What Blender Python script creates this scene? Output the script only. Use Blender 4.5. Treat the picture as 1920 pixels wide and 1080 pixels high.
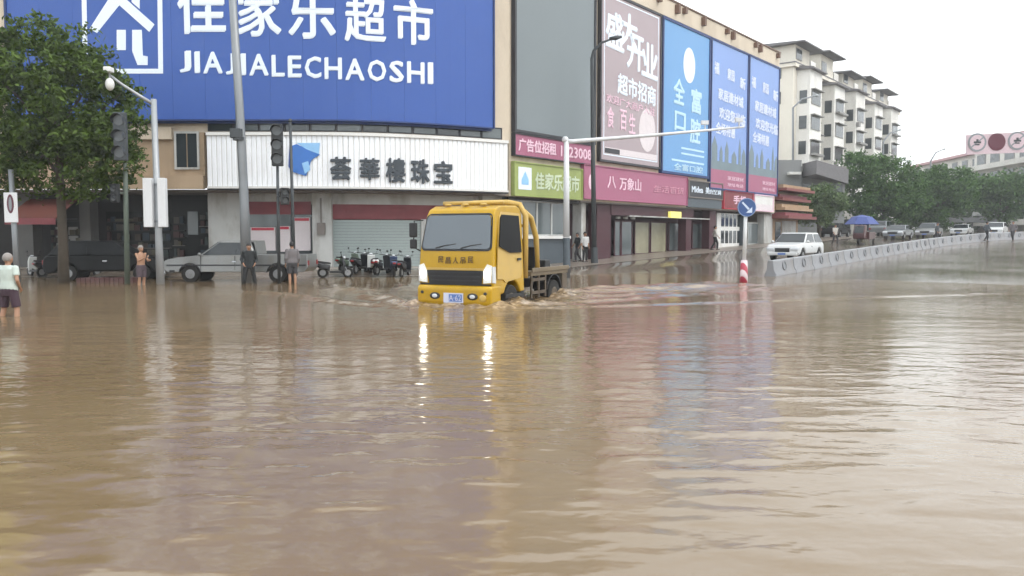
import bpy, math, random
from mathutils import Vector, Matrix, noise
random.seed(7)
R = math.radians
for o in list(bpy.data.objects): bpy.data.objects.remove(o)
SC = bpy.context.scene
COL = SC.collection

# ---------------------------------------------------------------- camera, sky, sun, exposure
CAMZ, FPX, PITCH = 1.7, 1500.0, R(3.63)
cam_d = bpy.data.cameras.new('camera'); cam = bpy.data.objects.new('camera', cam_d); COL.objects.link(cam)
cam_d.sensor_width = 36; cam_d.lens = FPX / 1920 * 36; cam_d.clip_end = 3000; cam_d.clip_start = 0.05
cam.location = (0, 0, CAMZ); cam.rotation_euler = (R(90) - PITCH, 0, 0)
SC.camera = cam
W = bpy.data.worlds.new('World'); SC.world = W; W.use_nodes = True
wn = W.node_tree.nodes; wl = W.node_tree.links
for n_ in list(wn): wn.remove(n_)
wo = wn.new('ShaderNodeOutputWorld'); wb = wn.new('ShaderNodeBackground'); wb.inputs['Strength'].default_value = 0.1
sky = wn.new('ShaderNodeTexSky'); sky.sky_type = 'NISHITA'; sky.sun_disc = False
sky.sun_elevation = R(52); sky.sun_rotation = R(140); sky.air_density = 1.2; sky.dust_density = 4.0
wtc = wn.new('ShaderNodeTexCoord'); wno = wn.new('ShaderNodeTexNoise')
wno.inputs['Scale'].default_value = 2.2; wno.inputs['Detail'].default_value = 5.0
wrp = wn.new('ShaderNodeValToRGB')
wrp.color_ramp.elements[0].position = .3; wrp.color_ramp.elements[0].color = (8.8, 9.5, 9.8, 1)
wrp.color_ramp.elements[1].position = .7; wrp.color_ramp.elements[1].color = (10.0, 10.2, 10.3, 1)
wmx = wn.new('ShaderNodeMix'); wmx.data_type = 'RGBA'; wmx.inputs[0].default_value = .88
wl.new(wtc.outputs['Generated'], wno.inputs['Vector']); wl.new(wno.outputs['Fac'], wrp.inputs['Fac'])
wl.new(sky.outputs['Color'], wmx.inputs[6]); wl.new(wrp.outputs['Color'], wmx.inputs[7])
wl.new(wmx.outputs[2], wb.inputs['Color']); wl.new(wb.outputs[0], wo.inputs['Surface'])
sd = bpy.data.lights.new('sun', 'SUN'); sd.energy = 0.6; sd.angle = R(22); sd.color = (1, .96, .9)
sun = bpy.data.objects.new('sun', sd); COL.objects.link(sun)
sun.rotation_euler = Vector((-.85, .38, -1.0)).to_track_quat('-Z', 'Y').to_euler()
SC.view_settings.view_transform = 'Standard'; SC.view_settings.look = 'None'
SC.view_settings.exposure = 1.05; SC.view_settings.gamma = 1.0; SC.view_settings.use_curve_mapping = False
SC.render.engine = 'CYCLES'; SC.cycles.use_denoising = True
SC.cycles.max_bounces = 5; SC.cycles.diffuse_bounces = 2; SC.cycles.glossy_bounces = 3; SC.cycles.adaptive_threshold = .04; SC.cycles.caustics_reflective = False; SC.cycles.caustics_refractive = False
SC.cycles.sample_clamp_indirect = 6.0

# ---------------------------------------------------------------- helpers
def lin(h):
    h = h.lstrip('#'); o = []
    for i in (0, 2, 4):
        c = int(h[i:i+2], 16) / 255
        o.append(c / 12.92 if c <= .04045 else ((c + .055) / 1.055) ** 2.4)
    return tuple(o)

MATS = {}
def mat(name, color, rough=.6, metal=0., var=.12, scale=3., bump=0., bscale=40., emit=0., spec=.5, coat=0., dirt=None, dscale=.6, damt=.5):
    """Principled with noise colour variation, optional dirt blotches and fine relief"""
    if name in MATS: return MATS[name]
    m = bpy.data.materials.new(name); m.use_nodes = True
    N = m.node_tree.nodes; L = m.node_tree.links; b = N['Principled BSDF']
    c = lin(color) if isinstance(color, str) else color
    b.inputs['Roughness'].default_value = rough; b.inputs['Metallic'].default_value = metal
    b.inputs['Specular IOR Level'].default_value = spec
    if coat: b.inputs['Coat Weight'].default_value = coat; b.inputs['Coat Roughness'].default_value = .08
    tc = N.new('ShaderNodeTexCoord'); no = N.new('ShaderNodeTexNoise')
    no.inputs['Scale'].default_value = scale; no.inputs['Detail'].default_value = 6.0
    L.new(tc.outputs['Object'], no.inputs['Vector'])
    mx = N.new('ShaderNodeMix'); mx.data_type = 'RGBA'
    mx.inputs[6].default_value = (*[max(0, x * (1 - var)) for x in c], 1)
    mx.inputs[7].default_value = (*[min(1, x * (1 + var)) for x in c], 1)
    L.new(no.outputs['Fac'], mx.inputs[0]); out = mx.outputs[2]
    if dirt:
        n2 = N.new('ShaderNodeTexNoise'); n2.inputs['Scale'].default_value = dscale; n2.inputs['Detail'].default_value = 8.0
        n2.inputs['Roughness'].default_value = .65
        mp = N.new('ShaderNodeMapping'); mp.inputs['Scale'].default_value = (1.6, 1.6, .5)
        L.new(tc.outputs['Object'], mp.inputs['Vector']); L.new(mp.outputs[0], n2.inputs['Vector'])
        rp = N.new('ShaderNodeMapRange'); rp.inputs[1].default_value = .48; rp.inputs[2].default_value = .72
        rp.inputs[4].default_value = damt; L.new(n2.outputs['Fac'], rp.inputs[0])
        m2 = N.new('ShaderNodeMix'); m2.data_type = 'RGBA'; m2.inputs[7].default_value = (*lin(dirt), 1)
        L.new(rp.outputs[0], m2.inputs[0]); L.new(out, m2.inputs[6]); out = m2.outputs[2]
    L.new(out, b.inputs['Base Color'])
    if emit:
        b.inputs['Emission Strength'].default_value = emit; b.inputs['Emission Color'].default_value = (*c, 1)
    if bump:
        n3 = N.new('ShaderNodeTexNoise'); n3.inputs['Scale'].default_value = bscale; n3.inputs['Detail'].default_value = 4.0
        L.new(tc.outputs['Object'], n3.inputs['Vector'])
        bp = N.new('ShaderNodeBump'); bp.inputs['Strength'].default_value = bump; bp.inputs['Distance'].default_value = .02
        L.new(n3.outputs['Fac'], bp.inputs['Height']); L.new(bp.outputs[0], b.inputs['Normal'])
    MATS[name] = m
    return m

def wloc(o):
    v = Vector((0, 0, 0))
    while o is not None: v = v + o.location; o = o.parent
    return v

def tag(o, label, cat, group=None, kind=None):
    if label: o['label'] = label
    if cat: o['category'] = cat
    if group: o['group'] = group
    if kind: o['kind'] = kind
    return o

def thing(name, label, cat, loc=(0, 0, 0), rz=0, group=None, scale=1):
    o = bpy.data.objects.new(name, None); COL.objects.link(o); o.empty_display_size = .2
    o.location = loc; o.rotation_euler = (0, 0, rz); o.scale = (scale,) * 3
    return tag(o, label, cat, group)

def add_obj(name, me, parent=None):
    o = bpy.data.objects.new(name, me); COL.objects.link(o)
    if parent is not None: o.parent = parent
    return o

def dup(root, loc=None, rz=None, label=None, group=None, remat=None):
    def cp(o, par):
        c = o.copy(); COL.objects.link(c); c.parent = par
        if remat and c.type == 'MESH':
            for a, b in remat.items():
                if c.data.materials and c.data.materials[0] and c.data.materials[0].name == a:
                    c.data = c.data.copy(); c.data.materials[0] = b
        for ch in o.children: cp(ch, c)
        return c
    r = cp(root, None)
    if loc is not None: r.location = loc
    if rz is not None: r.rotation_euler = (0, 0, rz)
    if label: r['label'] = label
    if group: r['group'] = group
    return r

class MB:
    def __init__(s): s.v = []; s.f = []
    def add(s, vs, fs):
        k = len(s.v); s.v += [tuple(p) for p in vs]; s.f += [tuple(i + k for i in f) for f in fs]; return s
    def box(s, x0, x1, y0, y1, z0, z1):
        x0, x1 = min(x0, x1), max(x0, x1); y0, y1 = min(y0, y1), max(y0, y1); z0, z1 = min(z0, z1), max(z0, z1)
        return s.add([(x0, y0, z0), (x1, y0, z0), (x1, y1, z0), (x0, y1, z0), (x0, y0, z1), (x1, y0, z1), (x1, y1, z1), (x0, y1, z1)],
                     [(0, 3, 2, 1), (4, 5, 6, 7), (0, 1, 5, 4), (1, 2, 6, 5), (2, 3, 7, 6), (3, 0, 4, 7)])
    def hexa(s, p):   # 8 points, order as box
        return s.add(p, [(0, 3, 2, 1), (4, 5, 6, 7), (0, 1, 5, 4), (1, 2, 6, 5), (2, 3, 7, 6), (3, 0, 4, 7)])
    def obox(s, c, ax, ay, hx, hy, z0, z1):   # box with plan axes ax, ay (unit 2-vectors)
        c = Vector(c[:2]); ax = Vector(ax) * hx; ay = Vector(ay) * hy
        q = [c - ax - ay, c + ax - ay, c + ax + ay, c - ax + ay]
        return s.hexa([(p.x, p.y, z0) for p in q] + [(p.x, p.y, z1) for p in q])
    def tube(s, pts, rad, n=10, caps=True, ell=None):
        pts = [Vector(p) for p in pts]
        if not isinstance(rad, (list, tuple)): rad = [rad] * len(pts)
        k = len(s.v); up = None
        for i, p in enumerate(pts):
            t = (pts[min(i + 1, len(pts) - 1)] - pts[max(i - 1, 0)]).normalized()
            if up is None: up = Vector((0, 1, 0)) if abs(t.z) > .8 else Vector((0, 0, 1))
            a = t.cross(up)
            if a.length < 1e-4: a = t.cross(Vector((1, .1, 0)))
            a.normalize(); b = a.cross(t).normalized(); up = b
            r = rad[i]; ra, rb = r if isinstance(r, (tuple, list)) else (r, r)
            for j in range(n):
                w = 2 * math.pi * j / n
                s.v.append(tuple(p + a * (ra * math.cos(w)) + b * (rb * math.sin(w))))
        for i in range(len(pts) - 1):
            for j in range(n):
                s.f.append((k + i * n + j, k + i * n + (j + 1) % n, k + (i + 1) * n + (j + 1) % n, k + (i + 1) * n + j))
        if caps:
            s.f.append(tuple(k + j for j in reversed(range(n)))); e = k + (len(pts) - 1) * n
            s.f.append(tuple(e + j for j in range(n)))
        return s
    def cyl(s, p0, p1, r0, r1=None, n=14): return s.tube([p0, p1], [r0, r0 if r1 is None else r1], n)
    def ball(s, c, r, nu=14, nv=9):
        if not isinstance(r, (tuple, list)): r = (r, r, r)
        k = len(s.v)
        for i in range(nv + 1):
            t = math.pi * i / nv
            for j in range(nu):
                p = 2 * math.pi * j / nu
                s.v.append((c[0] + r[0] * math.sin(t) * math.cos(p), c[1] + r[1] * math.sin(t) * math.sin(p), c[2] + r[2] * math.cos(t)))
        for i in range(nv):
            for j in range(nu):
                a, b = k + i * nu + j, k + i * nu + (j + 1) % nu
                if i == 0: s.f.append((a, a + nu, b + nu))
                elif i == nv - 1: s.f.append((a, a + nu, b))
                else: s.f.append((a, a + nu, b + nu, b))
        return s
    def prism(s, poly, y0, y1):   # (x,z) outline extruded along y; y0,y1 numbers or functions of z
        n = len(poly); g0 = y0 if callable(y0) else (lambda z: y0); g1 = y1 if callable(y1) else (lambda z: y1)
        vs = [(x, g0(z), z) for x, z in poly] + [(x, g1(z), z) for x, z in poly]
        return s.add(vs, [tuple(range(n)), tuple(reversed(range(n, 2 * n)))] + [(i, i + n, (i + 1) % n + n, (i + 1) % n) for i in range(n)])
    def torus(s, c, axis, R0, r0, nu=20, nv=8):
        ax = Vector(axis).normalized(); t = Vector((0, 0, 1)) if abs(ax.z) < .9 else Vector((1, 0, 0))
        a = ax.cross(t).normalized(); b = ax.cross(a); k = len(s.v); c = Vector(c)
        for i in range(nu):
            w = 2 * math.pi * i / nu; d = a * math.cos(w) + b * math.sin(w)
            for j in range(nv):
                q = 2 * math.pi * j / nv
                s.v.append(tuple(c + d * (R0 + r0 * math.cos(q)) + ax * (r0 * math.sin(q))))
        for i in range(nu):
            for j in range(nv):
                s.f.append((k + i * nv + j, k + ((i + 1) % nu) * nv + j, k + ((i + 1) % nu) * nv + (j + 1) % nv, k + i * nv + (j + 1) % nv))
        return s
    def xf(s, M): s.v = [tuple(M @ Vector(p)) for p in s.v]; return s
    def mesh(s, name, m=None, smooth=False):
        me = bpy.data.meshes.new(name); me.from_pydata(s.v, [], s.f); me.validate()
        import bmesh
        bm = bmesh.new(); bm.from_mesh(me); bmesh.ops.recalc_face_normals(bm, faces=bm.faces); bm.to_mesh(me); bm.free()
        if m: me.materials.append(m)
        if smooth: me.polygons.foreach_set('use_smooth', [True] * len(me.polygons))
        return me
    def build(s, name, m, parent=None, world=False, smooth=False, bevel=0., seg=2):
        if world and parent is not None:
            o = wloc(parent); s.v = [(p[0] - o.x, p[1] - o.y, p[2] - o.z) for p in s.v]
        ob = add_obj(name, s.mesh(name, m, smooth), parent)
        if bevel:
            bv = ob.modifiers.new('bevel', 'BEVEL'); bv.width = bevel; bv.segments = seg; bv.limit_method = 'ANGLE'; bv.angle_limit = R(35)
            wnm = ob.modifiers.new('wn', 'WEIGHTED_NORMAL'); wnm.keep_sharp = True
            ob.data.polygons.foreach_set('use_smooth', [True] * len(ob.data.polygons))
        return ob

def evald(mb, mods):
    """mesh of an MB after modifiers, e.g. a voxel remesh that fuses overlapping shapes into one skin"""
    me = mb.mesh('tmp'); o = bpy.data.objects.new('tmp', me); COL.objects.link(o)
    for typ, kw in mods:
        md = o.modifiers.new(typ, typ)
        for k, v in kw.items(): setattr(md, k, v)
    dg = bpy.context.evaluated_depsgraph_get(); dg.update()
    out = bpy.data.meshes.new_from_object(o.evaluated_get(dg))
    bpy.data.objects.remove(o); bpy.data.meshes.remove(me)
    return out

def fuse(mb, name, m, parent, voxel=.015, smooth=4):
    me = evald(mb, [('REMESH', dict(mode='VOXEL', voxel_size=voxel)), ('SMOOTH', dict(iterations=smooth, factor=.5))])
    me.name = name; me.materials.clear(); me.materials.append(m)
    me.polygons.foreach_set('use_smooth', [True] * len(me.polygons))
    return add_obj(name, me, parent)

TXT = {}
def text_geo(s, bold=0.0):
    """outline of a line of writing scaled to a unit box: x 0..aspect, y 0..1"""
    if (s, bold) in TXT: return TXT[(s, bold)]
    c = bpy.data.curves.new('t', 'FONT'); c.body = s; c.size = 1; c.offset = bold; c.resolution_u = 2; c.fill_mode = 'FRONT'
    o = bpy.data.objects.new('t', c); COL.objects.link(o)
    dg = bpy.context.evaluated_depsgraph_get(); dg.update()
    me = bpy.data.meshes.new_from_object(o.evaluated_get(dg))
    vs = [v.co.copy() for v in me.vertices]; fs = [tuple(p.vertices) for p in me.polygons]
    bpy.data.objects.remove(o); bpy.data.meshes.remove(me); bpy.data.curves.remove(c)
    x0 = min(v.x for v in vs); x1 = max(v.x for v in vs); y0 = min(v.y for v in vs); y1 = max(v.y for v in vs)
    vs = [((v.x - x0) / (x1 - x0), (v.y - y0) / (y1 - y0)) for v in vs]
    TXT[(s, bold)] = (vs, fs, (x1 - x0) / (y1 - y0))
    return TXT[(s, bold)]

# pixel (of the 1920-wide photograph) to place: used to read real positions off the view
def ray(px, py):
    a, b = (px - 960) / FPX, (540 - py) / FPX
    return Vector((a, math.cos(PITCH) + b * math.sin(PITCH), -math.sin(PITCH) + b * math.cos(PITCH)))
def at(px, py, Y): d = ray(px, py); return Vector((0, 0, CAMZ)) + d * (Y / d.y)
def zat(px, py, Y): return at(px, py, Y).z
def xat(px, Y, py=445): return at(px, py, Y).x

# ---------------------------------------------------------------- plan of the corner building's facade
DX, DY = .627, .779                        # direction of the side street
C0 = Vector((-.13, 39.2))
_ctl = [(-40, 36), (-30, 36), (-22, 36), (-13.7, 36), (-8.6, 36.02), (-6.2, 36.35), (-3.9, 37.15), (-1.9, 38.15), (-.13, 39.2)]
FC = []
for i in range(len(_ctl) - 1):
    p0 = Vector(_ctl[max(i - 1, 0)]); p1 = Vector(_ctl[i]); p2 = Vector(_ctl[i + 1]); p3 = Vector(_ctl[min(i + 2, len(_ctl) - 1)])
    for k in range(16):
        t = k / 16
        FC.append(.5 * (2 * p1 + (p2 - p0) * t + (2 * p0 - 5 * p1 + 4 * p2 - p3) * t * t + (3 * p1 - p0 - 3 * p2 + p3) * t ** 3))
FC.append(C0.copy())
FL = [0.]
for i in range(1, len(FC)): FL.append(FL[-1] + (FC[i] - FC[i - 1]).length)
LT = FL[-1]
def FP2(u, w=0.):
    if u >= 0:
        return Vector((C0.x + DX * u + DY * w, C0.y + DY * u - DX * w))
    l = max(0, u + LT)
    lo, hi = 0, len(FL) - 2
    while lo < hi:
        mid = (lo + hi + 1) // 2
        if FL[mid] <= l: lo = mid
        else: hi = mid - 1
    t = (l - FL[lo]) / (FL[lo + 1] - FL[lo]); p = FC[lo].lerp(FC[lo + 1], t)
    def tang(i):
        return (FC[min(i + 1, len(FC) - 1)] - FC[max(i - 1, 0)]).normalized()
    g = tang(lo).lerp(tang(lo + 1), t).normalized()
    return Vector((p.x + g.y * w, p.y - g.x * w))
def FP(u, w, z): p = FP2(u, w); return (p.x, p.y, z)
def U(px, w=0., py=445):
    lo, hi = -LT, 60.
    for _ in range(50):
        m = (lo + hi) / 2; p = FP2(m, w)
        if p.x / p.y < ray(px, py).x / ray(px, py).y: lo = m
        else: hi = m
    return (lo + hi) / 2
def ZP(px, py, w=0.):
    p = FP2(U(px, w, py), w); return zat(px, py, p.y)

def fbox(mb, u0, u1, w0, w1, z0, z1, step=.7):
    """box that follows the facade; z0,z1 numbers or (left,right) pairs"""
    if u0 > u1: u0, u1 = u1, u0
    n = max(1, int((u1 - u0) / step)) if u0 < 0 else 1
    za = z0 if isinstance(z0, tuple) else (z0, z0); zb = z1 if isinstance(z1, tuple) else (z1, z1)
    vs = []; fs = []
    for i in range(n + 1):
        t = i / n; u = u0 + (u1 - u0) * t; a = za[0] + (za[1] - za[0]) * t; b = zb[0] + (zb[1] - zb[0]) * t
        vs += [FP(u, w0, a), FP(u, w1, a), FP(u, w1, b), FP(u, w0, b)]
    for i in range(n):
        k = i * 4
        for j in range(4): fs.append((k + j, k + (j + 1) % 4, k + 4 + (j + 1) % 4, k + 4 + j))
    fs.append((3, 2, 1, 0)); k = n * 4; fs.append((k, k + 1, k + 2, k + 3))
    return mb.add(vs, fs)
def fframe(mb, u0, u1, w0, w1, z0, z1, t):
    fbox(mb, u0, u0 + t, w0, w1, z0, z1); fbox(mb, u1 - t, u1, w0, w1, z0, z1)
    fbox(mb, u0 + t, u1 - t, w0, w1, z0, z0 + t); fbox(mb, u0 + t, u1 - t, w0, w1, z1 - t, z1); return mb
def ftext(mb, s, u0, u1, z0, z1, w, bold=0.0, shear=0., thick=.012):
    """raised writing on the facade fitted into a rectangle"""
    # thick strokes: the thin outline repeated a little to each side, every copy 3 mm lower than the one before
    vs, fs, a = text_geo(s, 0.0); n = len(vs)
    bx = bold / max(a, .2); offs = [(0, 0)] + ([(bx, 0), (-bx, 0), (0, bold), (0, -bold), (bx, bold), (-bx, -bold)] if bold else [])
    edges = {}
    for f in fs:
        for i in range(len(f)):
            e = (f[i], f[(i + 1) % len(f)])
            if (e[1], e[0]) in edges: del edges[(e[1], e[0])]
            else: edges[e] = 1
    for q, (ox, oy) in enumerate(offs):
        def P(x, y, ww): u = u0 + (u1 - u0) * (x * (1 - 2 * bx) + bx + ox); return FP(u, ww, z0 + (z1 - z0) * (y * (1 - 2 * bold) + bold + oy) + shear * (u - u0))
        hi = w + thick + .018 - q * .003; k = len(mb.v)
        mb.v += [P(x, y, hi) for x, y in vs] + [P(x, y, w) for x, y in vs]
        mb.f += [tuple(i + k for i in f) for f in fs]
        for a_, b_ in edges: mb.f.append((k + a_, k + n + a_, k + n + b_, k + b_))
    return mb
def fpoly(mb, pts, w, thick=.012):   # pts (u,z)
    n = len(pts)
    return mb.add([FP(u, w + thick, z) for u, z in pts] + [FP(u, w, z) for u, z in pts],
                  [tuple(range(n))] + [(i, i + n, (i + 1) % n + n, (i + 1) % n) for i in range(n)])

def smooth01(t): t = max(0., min(1., t)); return t * t * (3 - 2 * t)
def sn(X, Y): x, y = X - C0.x, Y - C0.y; return x * DX + y * DY, x * DY - y * DX
def road_h(s):
    if s < 3: return max(-.32, .035 * (s - 3))
    if s < 50: return .03 * (s - 3)
    if s < 150: return 1.41 + .015 * (s - 50)
    return 2.91 + .004 * (s - 150)
def front_y(X):
    if X <= -13.7: return 36.
    for a, b in zip(FC, FC[1:]):
        if a.x <= X <= b.x: return a.y + (b.y - a.y) * (X - a.x) / max(1e-6, b.x - a.x)
    return C0.y
def terr(X, Y):
    s, n = sn(X, Y)
    z = road_h(s)
    if s > -4 and n > -1: z += .24 * smooth01((5.2 - n) / 1.6) * smooth01((s + 4) / 5)
    zf = -.32
    if X < 1.5:
        m = front_y(min(X, -.13)) - Y
        zf = .30 - .34 * smooth01((m - .9) / 1.9) - .28 * smooth01((m - 2.8) / 4.)
        zf -= .5 * smooth01((X + .5) / 2.0)
    return max(z, zf) if (n > -.5 or s < .5) else max(.3, road_h(s) + .2)
# ================================================================= SETTING: ground, road, water
def axis(parts):
    o = []
    for a, b, st in parts:
        n = max(1, round((b - a) / st)); o += [a + (b - a) * i / n for i in range(n)]
    o.append(parts[-1][1]); return o
def grid(name, xs, ys, fz, m, smooth=True):
    vs = [(x, y, fz(x, y)) for y in ys for x in xs]; nx = len(xs)
    fs = [(j * nx + i, j * nx + i + 1, (j + 1) * nx + i + 1, (j + 1) * nx + i) for j in range(len(ys) - 1) for i in range(nx - 1)]
    me = bpy.data.meshes.new(name); me.from_pydata(vs, [], fs); me.materials.append(m)
    me.polygons.foreach_set('use_smooth', [smooth] * len(fs))
    return add_obj(name, me)

def wet_mat(name, base, base2, r0, r1, bsc, bstr, bdist, foam=False):
    m = bpy.data.materials.new(name); m.use_nodes = True
    N = m.node_tree.nodes; L = m.node_tree.links; b = N['Principled BSDF']
    g = N.new('ShaderNodeNewGeometry')
    def nz(scale, det, sx=1., sy=1., dist=0.):
        mp = N.new('ShaderNodeMapping'); mp.inputs['Scale'].default_value = (sx, sy, 1); L.new(g.outputs['Position'], mp.inputs['Vector'])
        n = N.new('ShaderNodeTexNoise'); n.inputs['Scale'].default_value = scale; n.inputs['Detail'].default_value = det
        n.inputs['Distortion'].default_value = dist; L.new(mp.outputs[0], n.inputs['Vector']); return n
    n1 = nz(.16, 2.)
    mx = N.new('ShaderNodeMix'); mx.data_type = 'RGBA'; mx.inputs[6].default_value = (*lin(base), 1); mx.inputs[7].default_value = (*lin(base2), 1)
    mr0 = N.new('ShaderNodeMapRange'); mr0.inputs[1].default_value = .35; mr0.inputs[2].default_value = .65
    L.new(n1.outputs['Fac'], mr0.inputs[0]); L.new(mr0.outputs[0], mx.inputs[0]); out = mx.outputs[2]
    if foam:
        at_ = N.new('ShaderNodeAttribute'); at_.attribute_name = 'foam'
        nf = nz(7., 6., 1, 1, .5); rf = N.new('ShaderNodeMapRange'); rf.inputs[1].default_value = .45; rf.inputs[2].default_value = .66
        L.new(nf.outputs['Fac'], rf.inputs[0])
        mu = N.new('ShaderNodeMath'); mu.operation = 'MULTIPLY'; L.new(at_.outputs['Fac'], mu.inputs[0]); L.new(rf.outputs[0], mu.inputs[1])
        m2 = N.new('ShaderNodeMix'); m2.data_type = 'RGBA'; m2.inputs[7].default_value = (*lin('#b09a7e'), 1)
        L.new(mu.outputs[0], m2.inputs[0]); L.new(out, m2.inputs[6]); out = m2.outputs[2]
    L.new(out, b.inputs['Base Color'])
    rr = N.new('ShaderNodeMapRange'); rr.inputs[1].default_value = .35; rr.inputs[2].default_value = .65
    rr.inputs[3].default_value = r0; rr.inputs[4].default_value = r1
    L.new(n1.outputs['Fac'], rr.inputs[0]); L.new(rr.outputs[0], b.inputs['Roughness'])
    b.inputs['IOR'].default_value = 1.42
    # ripples: patches of wind chop over a calmer swell
    na = nz(bsc, 2., 1, 1.5, .3); nb = nz(bsc * 3.1, 1., 1, 1.4); npatch = nz(.11, 1.)
    rp = N.new('ShaderNodeMapRange'); rp.inputs[1].default_value = .42; rp.inputs[2].default_value = .62; rp.inputs[3].default_value = .45
    L.new(npatch.outputs['Fac'], rp.inputs[0])
    m1 = N.new('ShaderNodeMath'); m1.operation = 'MULTIPLY'; L.new(nb.outputs['Fac'], m1.inputs[0]); m1.inputs[1].default_value = .34
    ad = N.new('ShaderNodeMath'); ad.operation = 'ADD'; L.new(na.outputs['Fac'], ad.inputs[0]); L.new(m1.outputs[0], ad.inputs[1])
    # the open right-hand side catches the wind, the left lies in the lee of the building
    sx_ = N.new('ShaderNodeSeparateXYZ'); L.new(g.outputs['Position'], sx_.inputs[0]); rw = N.new('ShaderNodeMapRange'); rw.interpolation_type = 'SMOOTHSTEP'
    rw.inputs[1].default_value = -5.; rw.inputs[2].default_value = 7.; rw.inputs[3].default_value = .55; rw.inputs[4].default_value = .6; L.new(sx_.outputs[0], rw.inputs[0])
    mw = N.new('ShaderNodeMath'); mw.operation = 'MULTIPLY'; L.new(rp.outputs[0], mw.inputs[0]); L.new(rw.outputs[0], mw.inputs[1])
    ml = N.new('ShaderNodeMath'); ml.operation = 'MULTIPLY'; L.new(ad.outputs[0], ml.inputs[0]); L.new(mw.outputs[0], ml.inputs[1])
    bp = N.new('ShaderNodeBump'); bp.inputs['Strength'].default_value = bstr; bp.inputs['Distance'].default_value = bdist
    L.new(ml.outputs[0], bp.inputs['Height']); L.new(bp.outputs[0], b.inputs['Normal'])
    return m

M_water = wet_mat('muddy_water', '#725f47', '#7b6951', .08, .15, 2.6, 1.0, .022, foam=True)
M_road = wet_mat('wet_road', '#6a5f52', '#766d63', .08, .16, 2.6, 1.0, .016)

xs = axis([(-200, -60, 40), (-60, -24, 3), (-24, 12, .6), (12, 60, 1.2), (60, 160, 5), (160, 350, 40)])
ys = axis([(-80, -20, 20), (-20, 24, 3), (24, 46, .5), (46, 90, 1.2), (90, 200, 4), (200, 420, 40)])
road = grid('road', xs, ys, terr, M_road); tag(road, None, None, kind='structure')

# the tow truck's place is needed for its wake
TRK_HEAD = Vector((-.43, -.903)).normalized(); TRK_LEFT = Vector((-TRK_HEAD.y, TRK_HEAD.x))
TRK = Vector((-1.36, 19.35)); TRK_Z = -.30
def trk_local(x, y):
    v = Vector((x, y)) - TRK; return v.dot(TRK_HEAD), v.dot(TRK_LEFT)
FOAM = {}
RIDGES = [(Vector((.6, 23.4)), Vector((9.4, 29.2)), .10, .34), (Vector((1.8, 25.6)), Vector((8.6, 30.6)), .07, .28), (Vector((-.4, 21.6)), Vector((5.5, 24.6)), .05, .26),
          (Vector((-2.7, 20.0)), Vector((-6.8, 29.2)), .09, .34), (Vector((-3.2, 19.6)), Vector((-9.0, 26.0)), .05, .3), (Vector((-2.4, 23.0)), Vector((-4.6, 31.0)), .06, .3)]
def wave(x, y):
    z = .004 * noise.noise((x * .55, y * 1.0, 0)) + .0035 * noise.noise((x * 1.5, y * 2.6, 3.))
    if y < 16: z += (.006 * noise.noise((x * 1.1 + y * .25, y * 2.4, 8.)) + .012 * max(0, noise.noise((x * 1.7, y * 4.6, 4.)) - .05)) * smooth01((16 - y) / 8)
    if y < 13: z += .02 * max(0, noise.noise((x * 2.1, y * 5.6 + x * .4, 14.)) - .12) * smooth01((13 - y) / 5)
    foam = 0.
    if abs(x) < 22 and 8 < y < 40:
        a, b = trk_local(x, y)
        near = math.exp(-((max(0, abs(a + 2.6) - 2.6)) / .9) ** 2) * math.exp(-(max(0, abs(b) - .8) / .75) ** 2)
        ch = noise.noise((x * 2.6, y * 2.6, 5.)) + .6 * noise.noise((x * 6, y * 6, 9.))
        z += near * (.03 + .055 * ch)
        bow = math.exp(-((a - .22 + .10 * b * b) / .22) ** 2) * math.exp(-(b / 1.25) ** 2); z += .10 * bow
        vw = 0.
        for off, sp, amp in ((1.05, .42, .11), (1.3, .95, .06)):
            q = (abs(b) - off - sp * max(0, -a + .2))
            ln = math.exp(-(q / (.22 + .03 * max(0, -a))) ** 2) * math.exp(-max(0, -a) / 11) * smooth01((1.0 - a) / 1.2)
            z += amp * ln * (.75 + .5 * noise.noise((x * 1.3, y * 1.3, 2.)));  vw = max(vw, ln)
        # older bow waves that have run out to either side
        for (pa, pb, amp, wd_) in RIDGES:
            d_ = pb - pa; tt = (Vector((x, y)) - pa).dot(d_) / d_.length_squared
            if -.05 < tt < 1.05:
                wob = .35 * noise.noise((x * .5, y * .5, amp * 50)); q = (Vector((x, y)) - (pa + d_ * tt)).length * (1 if (x - pa.x) * d_.y - (y - pa.y) * d_.x > 0 else -1) + wob
                e = math.exp(-(q / wd_) ** 2) * smooth01((tt + .05) / .15) * smooth01((1.05 - tt) / .3); e *= .65 + .7 * abs(noise.noise((x * .9, y * .9, 6.)))
                z += 1.4 * amp * e; vw = max(vw, .8 * e)
        foam = min(1, .55 * near + .6 * bow + .75 * vw)
        # rear wheel churn
        for wa, wb_ in ((-1.0, 1.05), (-4.1, 1.15)):
            d2 = ((a - wa) ** 2 + (b - wb_) ** 2) / .5; e = math.exp(-d2); z += .12 * e * (1 + .8 * ch); foam = min(1, foam + .9 * e)
    FOAM[(x, y)] = foam
    return z
wx = axis([(-199, -40, 30), (-40, -14, .8), (-14, -5, .2), (-5, 5, .085), (5, 14, .2), (14, 50, .8), (50, 300, 30)])
wy = axis([(-79, -10, 20), (-10, 2, 1.0), (2, 12, .055), (12, 27, .09), (27, 45, .3), (45, 60, 3)])
water = grid('water', wx, wy, wave, M_water)
fa = water.data.attributes.new('foam', 'FLOAT', 'POINT'); fa.data.foreach_set('value', [FOAM[(x, y)] for y in wy for x in wx])
tag(water, None, None, kind='structure')

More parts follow.
